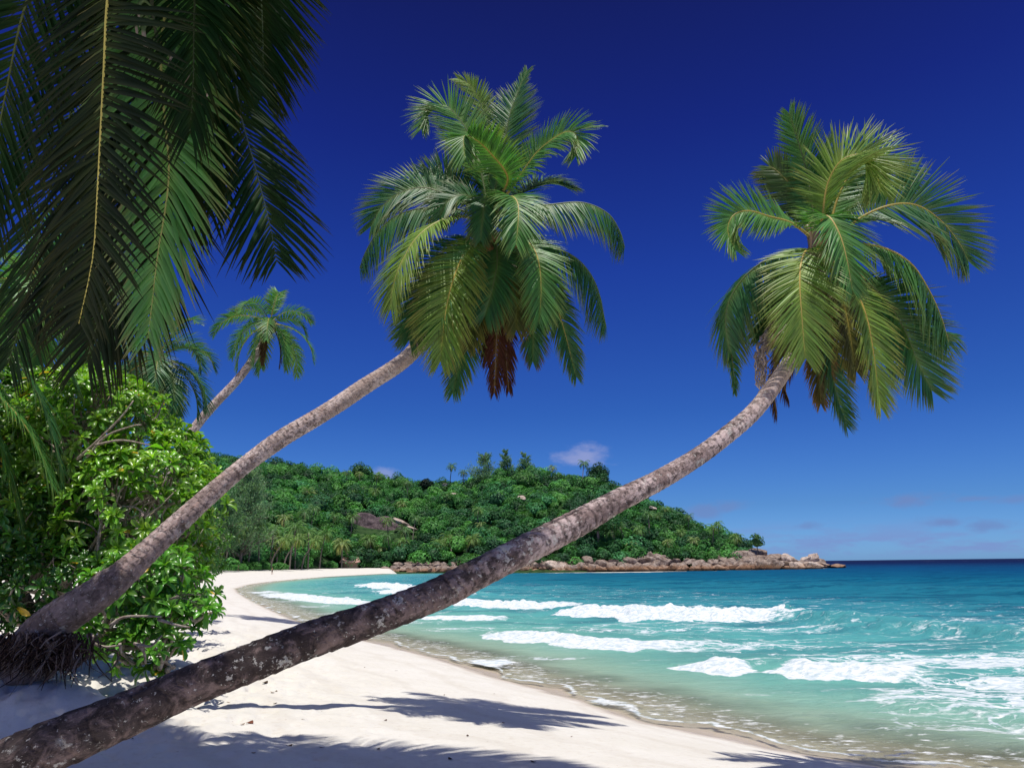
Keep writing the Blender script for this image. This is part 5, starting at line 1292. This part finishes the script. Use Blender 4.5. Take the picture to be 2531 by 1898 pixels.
def boulder_mesh(seed, mat, sub=4, rough=.20, block=.62):
    import bmesh
    rs = np.random.RandomState(seed)
    bm = bmesh.new(); bmesh.ops.create_icosphere(bm, subdivisions=sub, radius=1)
    V = np.array([v.co[:] for v in bm.verts]); F = np.array([[v.index for v in f.verts] for f in bm.faces]); bm.free()
    # clip with random planes for granite facets
    for k in range(12):
        nrm_ = nrm(rs.normal(0, 1, (1, 3)))[0]; dd = rs.uniform(.50, .85)
        s = V @ nrm_; V = V - np.outer(np.maximum(s - dd, 0) * min(1, block * 1.6), nrm_)
    V = V * (1 + rough * (fbm3(V * 2.2 + seed * 1.3, 4)[:, None] - .5) * 2)
    return make_mesh('boulder', V, None, mat, None, True, F)
bmesh_ = [boulder_mesh(400 + k, MAT_ROCK) for k in range(9)] 
pmesh_ = [boulder_mesh(500 + k, MAT_PALEROCK) for k in range(4)]
def boulder(label, me, c, sc, rot, group=None, name='boulder'):
    o = thing(name, label, 'rock', c, group, me); o.scale = sc; o.rotation_euler = rot
    return o
def head_at(sx, depth_add=0.0, z=0.0):
    q = ray(sx, 1411 - (sx - 1300) * .0115)[0]
    k = np.interp(sx, [900, 1140 * DS, 1500 * DS, 1700 * DS, 1830 * DS], [303, 307, 303, 300, 300]) + depth_add
    return np.array([q[0] / q[1] * k, k, z])
rs = np.random.RandomState(17)
nb_ = 0
for sx in np.arange(985, 2025, 9.5):
    for row in range(3 if sx < 1860 else 2):
        if rs.rand() < (.06 if row == 0 else .2): continue
        tall = np.interp(sx, [985, 1200, 1400, 1560, 1620, 1700, 1800, 1860, 1960, 2040], [1.9, 2.0, 2.1, 2.6, 2.4, 1.8, 2.2, 2.9, 2.8, 2.0])
        s = rs.uniform(.40, 1.35) * tall
        c = head_at(sx + rs.uniform(-4, 4), 1.0 + row * 2.6 + rs.uniform(-1, 1), s * .18 + row * 1.25)
        boulder('weathered brown granite boulder in the jumble along the headland waterline', bmesh_[rs.randint(0, 9)], c, (s * rs.uniform(1.1, 2.2), s * rs.uniform(.9, 1.4), s * rs.uniform(.7, 1.05)), (rs.uniform(-.3, .3), rs.uniform(-.3, .3), rs.uniform(0, 6.28)), 'boulders along the headland waterline'); nb_ += 1
def spx(sx, sy, dadd): 
    """a rock centre seen at a photo point, at headland distance"""
    b_ = head_at(sx, dadd); d = ray(sx, sy)[0]; return CAM + d * (b_[1] / d[1])
K_PX = 303 / F_PX
def big(label, sx, sy, w, h, mesh, dadd=3, dep=None, rot=(0, 0, 0), group=None, name='boulder'):
    c = spx(sx, sy, dadd); return boulder(label, mesh, c, (w * K_PX * 1.12, (dep or w * .8) * K_PX, h * K_PX * 1.15), rot, group, name)
big('grey blocky rock stack rising over the shore rocks below the right hillside', 1637, 1392, 32, 22, bmesh_[2], 4, rot=(0, 0, .3))
big('small split pinnacle rock beside the grey blocky stack', 1606, 1390, 12, 24, bmesh_[5], 3)
big('sloping pale slab of granite just right of the leaning trunk at the shore', 1385, 1402, 38, 16, pmesh_[1], 3, rot=(0, .35, 0))
big('dark reddish boulder at the far right end of the beach sand', 959, 1407, 16, 7, bmesh_[4], -3)
big('large brown ledge where the beach meets the headland rocks', 1006, 1407, 22, 9, bmesh_[3], 0)
big('long brown sea ledge beside the beach end ledge', 1050, 1408, 24, 8, bmesh_[7], 0)
big('broad low flat ledge under the headland tip trees', 1870, 1394, 44, 20, bmesh_[0], 4)
big('sloping brown shelf behind the broad ledge below the lone tree', 1838, 1374, 34, 16, bmesh_[6], 8)
big('dark grey rock beneath the lone tree', 1870, 1369, 26, 13, bmesh_[1], 9)
big('long stepped ledge descending from the lone tree towards the point', 1905, 1382, 40, 13, bmesh_[8], 6)
big('smooth pale domed boulder facing the bay near the point', 1912, 1394, 22, 15, pmesh_[0], 0)
big('bright sunlit slanting boulder in the middle of the point', 1953, 1388, 22, 15, pmesh_[2], 2, rot=(0, .4, 0))
big('dark cleft rock between the two pale boulders of the point', 1935, 1386, 12, 14, bmesh_[5], 3)
big('round tan boulder at the foot of the slanting one', 1972, 1397, 18, 11, pmesh_[3], -1)
big('tall pale rounded boulder left of the topmost one on the point', 1995, 1385, 17, 14, pmesh_[0], 3, rot=(0, 0, 1))
big('topmost pale pointed boulder perched on the point', 2014, 1379, 15, 13, pmesh_[2], 4, rot=(.1, -.5, 0))
big('wide brown boulder carrying the topmost pale one', 2010, 1396, 26, 10, pmesh_[3], 0, rot=(0, 0, .5))
big('low brown rock trailing off right of the point', 2042, 1398, 14, 7, bmesh_[2], 1)
big('last low rock washed by surf at the tip of the point', 2072, 1399, 20, 5, bmesh_[7], 0)
# rock face in the hillside
fc = hill_spot(925, 1298)
fm = []
cliff = thing('rock_face', 'large dark streaked granite face showing through the forest on the hillside', 'rock', fc)
k_ = fc[1] / F_PX
A = Acc()
for (dx, dy, w, h, d_) in [(-26, 0, 42, 27, 0), (16, 5, 46, 24, 1), (60, 14, 42, 17, 0), (0, 20, 60, 20, -1)]:
    me = boulder_mesh(600 + int(w + h), None, 4, .10, .30); v = np.empty(len(me.vertices) * 3, np.float32); me.vertices.foreach_get('co', v); v = v.reshape(-1, 3)
    f = np.empty(len(me.polygons) * 3, np.int32); me.polygons.foreach_get('vertices', f)
    v = v * np.array([w, 14, h]) * k_ * 1.1 + np.array([dx * k_, d_ * 2 - 3, -dy * k_]); A.add(v, None, f.reshape(-1, 3)); bpy.data.meshes.remove(me)
link('rock_wall', A.mesh('rock_wall', MAT_CLIFF), cliff)
me = boulder_mesh(650, MAT_PALEROCK, 3, .08, .9)
for i, (dx, dy, w, h, ry) in enumerate([(76, -2, 26, 8, .42), (100, 12, 20, 6, .30), (128, 20, 12, 4, .25)]):
    o = link('pale_slab', me, cliff); o.location = (dx * k_, -11, -dy * k_); o.scale = (w * k_, 4, h * k_); o.rotation_euler = (0, ry, 0)
for i, (sx, sy, w) in enumerate([(1102, 1215, 12), (1290, 1250, 12), (1125, 1240, 9), (1612, 1275, 8)]):
    p = hill_spot(sx, sy)
    if p is not None: boulder(['small pale rock ledge high on the hillside left of centre', 'pale rock patch in the forest above the leaning trunk', 'grey rock tucked beside a hillside palm', 'rounded pinkish boulder on the right hillside'][i], pmesh_[i], p + [0, -4, 3.5], (w * .25, 3, w * .13), (0, .2 * (i % 2), 0))
# hut roof among the palms
hb = at_px(866, 303); hb[2] = 2.0
hut = thing('beach_hut', 'small hut with sloping rusty pink roof half hidden by the beach palms', 'hut', hb)
A = Acc(); A.add(np.array([[-3, -2, 0], [3, -2, 0], [3, 2, 0], [-3, 2, 0], [-3, -2, 2.4], [3, -2, 2.4], [3, 2, 2.4], [-3, 2, 2.4]]), np.array([[0, 1, 5, 4], [1, 2, 6, 5], [2, 3, 7, 6], [3, 0, 4, 7]]))
m, t = new_mat('hut_wall'); t.l.new(principled(t, (.22, .17, .12), .9), t.out.inputs[0]); link('wall', A.mesh('wall', m, False), hut)
A = Acc(); A.add(np.array([[-3.8, -2.8, 2.3], [3.8, -2.8, 2.3], [3.0, 0, 4.4], [-3.0, 0, 4.4], [3.8, 2.8, 2.3], [-3.8, 2.8, 2.3], [-3.8, -2.8, 2.15], [3.8, -2.8, 2.15], [3.8, 2.8, 2.15], [-3.8, 2.8, 2.15]]),
           np.array([[0, 1, 2, 3], [3, 2, 4, 5], [6, 7, 1, 0], [8, 9, 5, 4], [6, 9, 8, 7]]), np.array([[1, 4, 2], [0, 3, 5]]))
m, t = new_mat('hut_roof'); geo = t.n.new('ShaderNodeNewGeometry'); t.l.new(principled(t, t.mix(t.noise(geo.outputs['Position'], 1.5, 3), (.45, .22, .17), (.55, .38, .32)), .8), t.out.inputs[0]); link('roof', A.mesh('roof', m, False), hut)

ORD = ['first', 'second', 'third', 'fourth', 'fifth', 'sixth', 'seventh', 'eighth', 'ninth', 'tenth', 'eleventh', 'twelfth', 'thirteenth', 'fourteenth', 'fifteenth', 'sixteenth', 'seventeenth', 'eighteenth', 'nineteenth', 'twentieth', 'twenty-first', 'twenty-second', 'twenty-third', 'twenty-fourth', 'twenty-fifth', 'twenty-sixth', 'twenty-seventh', 'twenty-eighth']
def px_of(o):
    q = np.array(o.location) - CAM; d = q @ FWD
    return CX + F_PX * (q @ RIGHT) / d, CY - F_PX * (q @ UP) / d
def relabel(group, fn):
    zones = {}
    for o in [o for o in bpy.data.objects if o.get('group') == group]: zones.setdefault(fn(*px_of(o), o), []).append(o)
    for z_, l in zones.items():
        l.sort(key=lambda o: px_of(o)[0])
        for i, o in enumerate(l): o['label'] = z_ % (ORD[min(i, 27)] + ' from left' if len(l) > 1 else 'single')
relabel('palms lining the far beach', lambda x, y, o: 'coconut palm, %s, lining the far ' + ('left-hand beach' if x < 760 else 'beach end near the hut' if x < 980 else 'rocky shore'))
def hz(x, y, o):
    a = 'on hill skyline' if y < 1215 else 'high on hill' if y < 1262 else 'halfway up hill' if y < 1320 else 'low on hill'
    b = 'left of rock face' if x < 850 else 'near rock face' if x < 1060 else 'behind leaning trunk' if x < 1420 else 'right of trunk'
    return 'palm crown, %s, ' + a + ' ' + b
relabel('palms scattered over the wooded hill', hz)
LM = [(1100, 'beside the sand'), (1250, 'left of the leaning trunk'), (1400, 'by the pale sloping slab'), (1560, 'below the big dark tree'), (1700, 'around the blocky grey stack'), (1790, 'left of the lone tree'), (1900, 'under the lone tree'), (2600, 'out on the point')]
def bz(x, y, o):
    w = [b for a, b in LM if x < a][0]; r = o.location[1]
    d_ = r - float(np.interp(x, [900, 1305, 1716, 1945, 2094], [303, 307, 303, 300, 300]))
    return 'granite boulder, %s in ' + ('waterline row ' if d_ < 2.2 else 'middle row ' if d_ < 5 else 'upper row ') + w
relabel('boulders along the headland waterline', bz)

# low green bushes at the back of the far beach
rs = np.random.RandomState(55)
for i, (sx, dp, r) in enumerate([(540, 195, 3.2), (520, 185, 2.6), (615, 222, 2.2), (640, 230, 2.2), (655, 238, 2.2), (500, 175, 2.8), (750, 285, 1.8), (812, 296, 2.2), (905, 308, 2.4), (930, 310, 2.6), (1000, 317, 2.2), (1050, 320, 2.4), (690, 240, 2), (590, 215, 1.8)]):
    b_ = at_px(sx, dp); b_[2] = gz(b_[0], b_[1]) - .2
    ob = thing('beach_bush', 'low bright green bush at the back of the far beach', 'bush', b_, 'low bushes behind the far beach')
    V, Q, C = leaf_cloud(np.array([[0, 0, r * .6], [r * .8, 0, r * .45], [-r * .8, .3, r * .4]]), np.array([[r, r, r * .8]] * 3) * .85, np.array([(.08, .24, .05)] * 3), 420, .16 * r * .7, rs)
    link('foliage', make_mesh('foliage', V, Q, MAT_FOREST, {'col': C}, False), ob)
# dark belt of trees closing the gap between the shrubs and the hill foot
rs = np.random.RandomState(66)
for i, (sx, dp, h, r) in enumerate([(460, 150, 15, 6), (500, 190, 16, 6), (530, 204, 16, 6), (560, 218, 15, 6), (590, 232, 14, 6), (620, 246, 14, 6), (650, 262, 14, 6), (700, 275, 14, 7), (740, 288, 14, 7), (800, 306, 13, 7), (420, 100, 13, 5), (380, 60, 10, 4)]):
    b_ = at_px(sx, dp); b_[2] = gz(b_[0], b_[1]) - .3; b_[0] -= r * .6
    round_tree('dark leafy tree in the shaded belt behind the left beach', b_, h, r, (.045, .13, .04), 800 + i, 'trees behind the left beach', n=1500, size=.34)

relabel('low bushes behind the far beach', lambda x, y, o: 'low bright green bush, %s along the back of the far beach')
relabel('trees behind the left beach', lambda x, y, o: 'dark leafy tree, %s in the belt behind the left beach')

# people walking on the far sand
m, t = new_mat('skin'); t.l.new(principled(t, (.42, .22, .14), .6), t.out.inputs[0]); MAT_SKIN = m
m, t = new_mat('swim_shorts'); t.l.new(principled(t, (.08, .05, .05), .8), t.out.inputs[0]); MAT_SHORTS = m
def person(label, pos, face, seed):
    rs = np.random.RandomState(seed)
    verts = [(0, 0, .95), (0, 0, 1.2), (0, .01, 1.42), (0, .0, 1.54), (0, .0, 1.70), (.10, 0, .90), (.12, .12, .50), (.12, .05, .08), (.12, .18, .03), (-.10, 0, .90), (-.12, -.10, .50), (-.12, -.22, .10), (-.12, -.12, .03),
             (.19, 0, 1.40), (.25, -.05, 1.12), (.25, .05, .88), (-.19, 0, 1.40), (-.25, .05, 1.12), (-.25, .12, .88)]
    edges = [(0, 1), (1, 2), (2, 3), (3, 4), (0, 5), (5, 6), (6, 7), (7, 8), (0, 9), (9, 10), (10, 11), (11, 12), (2, 13), (13, 14), (14, 15), (2, 16), (16, 17), (17, 18)]
    rad = [.145, .13, .13, .06, .105, .09, .06, .045, .035, .09, .06, .045, .035, .055, .042, .032, .055, .042, .032]
    me = bpy.data.meshes.new('body'); me.from_pydata(verts, edges, [])
    ob = thing('person', label, 'person', pos); ob.rotation_euler = (0, 0, face)
    o = link('body', me, ob); md = o.modifiers.new('skin', 'SKIN'); o.modifiers.new('sub', 'SUBSURF').levels = 1
    o.modifiers['sub'].render_levels = 1
    for i, v in enumerate(me.skin_vertices[0].data): v.radius = (rad[i], rad[i] * .9); v.use_root = (i == 0)
    me.materials.append(MAT_SKIN)
    A = Acc()
    for sx in (1, -1):
        V, Q, _, T = tube_arrays(np.array([[0.03 * sx, 0, 1.0], [.09 * sx, 0, .88], [.115 * sx, .06 * sx, .66]]), [.15, .12, .10], 10); A.add(V, Q, T)
    link('shorts', A.mesh('shorts', MAT_SHORTS), ob)
    V, Q, _, T = tube_arrays(np.array([[0, -.02, 1.66], [0, -.02, 1.74], [0, -.01, 1.80]]), [.10, .115, .06], 10)
    link('hair', make_mesh('hair', V, Q, MAT_SHORTS, None, True, T), ob)
q = GD(519, 1254, 0); dpt = 105; q = at_px(590, 203); q[2] = gz(q[0], q[1]); person('tiny bare-chested person walking on the bright sand near the green bushes', q, .4, 1)
q = at_px(674, 190); q[2] = gz(q[0], q[1]); person('tiny person standing at the water edge on the far left sand', q, 2.0, 2)

# exposed root ball of the second leaning palm
rb = P(60, 1640, 9.1); rb[2] = gz(rb[0], rb[1]); print('root z', rb, P(60, 1670, 9.1))
rball = thing('root_mass', 'dark fibrous mass of exposed palm roots under the left leaning trunk', 'roots', rb)
m, t = new_mat('root_fibre'); t.l.new(principled(t, t.attr('col', 'Color'), .95, .1), t.out.inputs[0]); MAT_ROOT = m
rs = np.random.RandomState(2); A = Acc()
iv, it_ = ico()
for (sx, sy, d, rx, ry, rz) in [(20, 1622, 9.45, .42, .28, .22), (-70, 1618, 9.45, .55, .35, .27), (150, 1618, 9.3, .17, .2, .20)]:
    v = iv * [rx, ry, rz]; v = v * (1 + .3 * (fbm3(v * 5 + 3, 3)[:, None] - .5)) + P(sx, sy, d); A.add(v, None, it_, col=(.030, .020, .016))
for k in range(760):
    sx = rs.choice([60, -40, 150, 190, 110], p=[.22, .26, .26, .1, .16]) + rs.normal(0, 38); sy = rs.uniform(1560, 1625)
    p0 = P(sx, sy, rs.uniform(8.9, 9.4)); ln = rs.uniform(.12, .38)
    dr_ = np.array([rs.normal(0, .5), rs.normal(-.25, .3), -1]); p1 = p0 + dr_ * ln * .5 + rs.normal(0, .05, 3); p2 = p1 + (dr_ * [1, 1, .7] + rs.normal(0, .4, 3)) * ln * .5
    Sx, _ = spline(np.array([p0, p1, p2]), 7); V, Q, _, T = tube_arrays(Sx, np.linspace(.010, .003, 7) * rs.uniform(.6, 1.5), 4)
    A.add(V, Q, T, col=np.array([(.05, .03, .022), (.12, .08, .06), (.22, .17, .14), (.035, .02, .016)][rs.randint(0, 4)]) * rs.uniform(.7, 1.3))
link('root_fibres', A.mesh('root_fibres', MAT_ROOT, off=rb), rball)
Sx, _ = spline(np.array([P(112, 1578, 9.0), P(126, 1606, 8.95), P(110, 1636, 8.9), P(82, 1668, 8.9)]), 12); V, Q, _, T = tube_arrays(Sx, np.linspace(.014, .008, 12), 6)
A = Acc(); A.add(V, Q, T, col=(.32, .27, .22)); link('pale_root', A.mesh('pale_root', MAT_ROOT, off=rb), rball)

# bits of dry leaf and seaweed on the sand
rs = np.random.RandomState(8)
m, t = new_mat('leaf_litter'); t.l.new(principled(t, t.attr('col', 'Color'), .9, .1), t.out.inputs[0]); MAT_LIT = m
def litter(px, py, s, lab, col, seed):
    rs = np.random.RandomState(seed)
    p = G(px, py, 1.2)
    for _ in range(8): p = G(px, py, gz(p[0], p[1]))
    zt = float(sand_z(p[0:1], p[1:2])[0]); ob_loc = np.array([p[0], p[1], zt + .004])
    u = np.linspace(0, 1, 7); w = np.sin(np.pi * np.clip(u, .03, .97)) * s * .28
    xx = (u - .5) * s; zz_ = .25 * s * (1 + np.cos(u * 6)) * .25
    V = np.concatenate([np.stack([xx, -w, zz_ + .02 * s], 1), np.stack([xx, 0 * w, zz_ - .04 * s + .04 * s], 1), np.stack([xx, w, zz_ + .06 * s], 1)])
    a = rs.uniform(0, 3.14); c_, s_ = math.cos(a), math.sin(a); V = np.stack([V[:, 0] * c_ - V[:, 1] * s_, V[:, 0] * s_ + V[:, 1] * c_, V[:, 2]], 1)
    Q = np.array([[r_ * 7 + i, r_ * 7 + i + 1, (r_ + 1) * 7 + i + 1, (r_ + 1) * 7 + i] for r_ in range(2) for i in range(6)])
    thing('dry_leaf', lab, 'dry leaf', ob_loc, 'dry leaves scattered on the sand' if not lab.startswith('curled') else None, make_mesh('dry_leaf', V, Q, MAT_LIT, {'col': np.repeat(np.array([col]), len(V), 0)}))
litter(655, 1690, .16, 'curled dark dry leaf lying on open sand under the long trunk', (.06, .035, .02), 1)
litter(617, 1787, .16, 'curled reddish dry leaf in the frond shadow', (.16, .06, .035), 2)
for k in range(34):
    px = rs.uniform(60, 1500); py = rs.uniform(1640, 1890)
    if py < 1600 + max(0, (px - 1000)) * .35: continue
    litter(px, py, rs.uniform(.03, .09), 'small dry leaf scrap on the sand', (.20, .13, .08) if k % 2 else (.10, .06, .04), 10 + k)

relabel('dry leaves scattered on the sand', lambda x, y, o: 'small dry leaf scrap on the sand, %s ' + ('near the bottom edge' if y > 1780 else 'near the long trunk'))
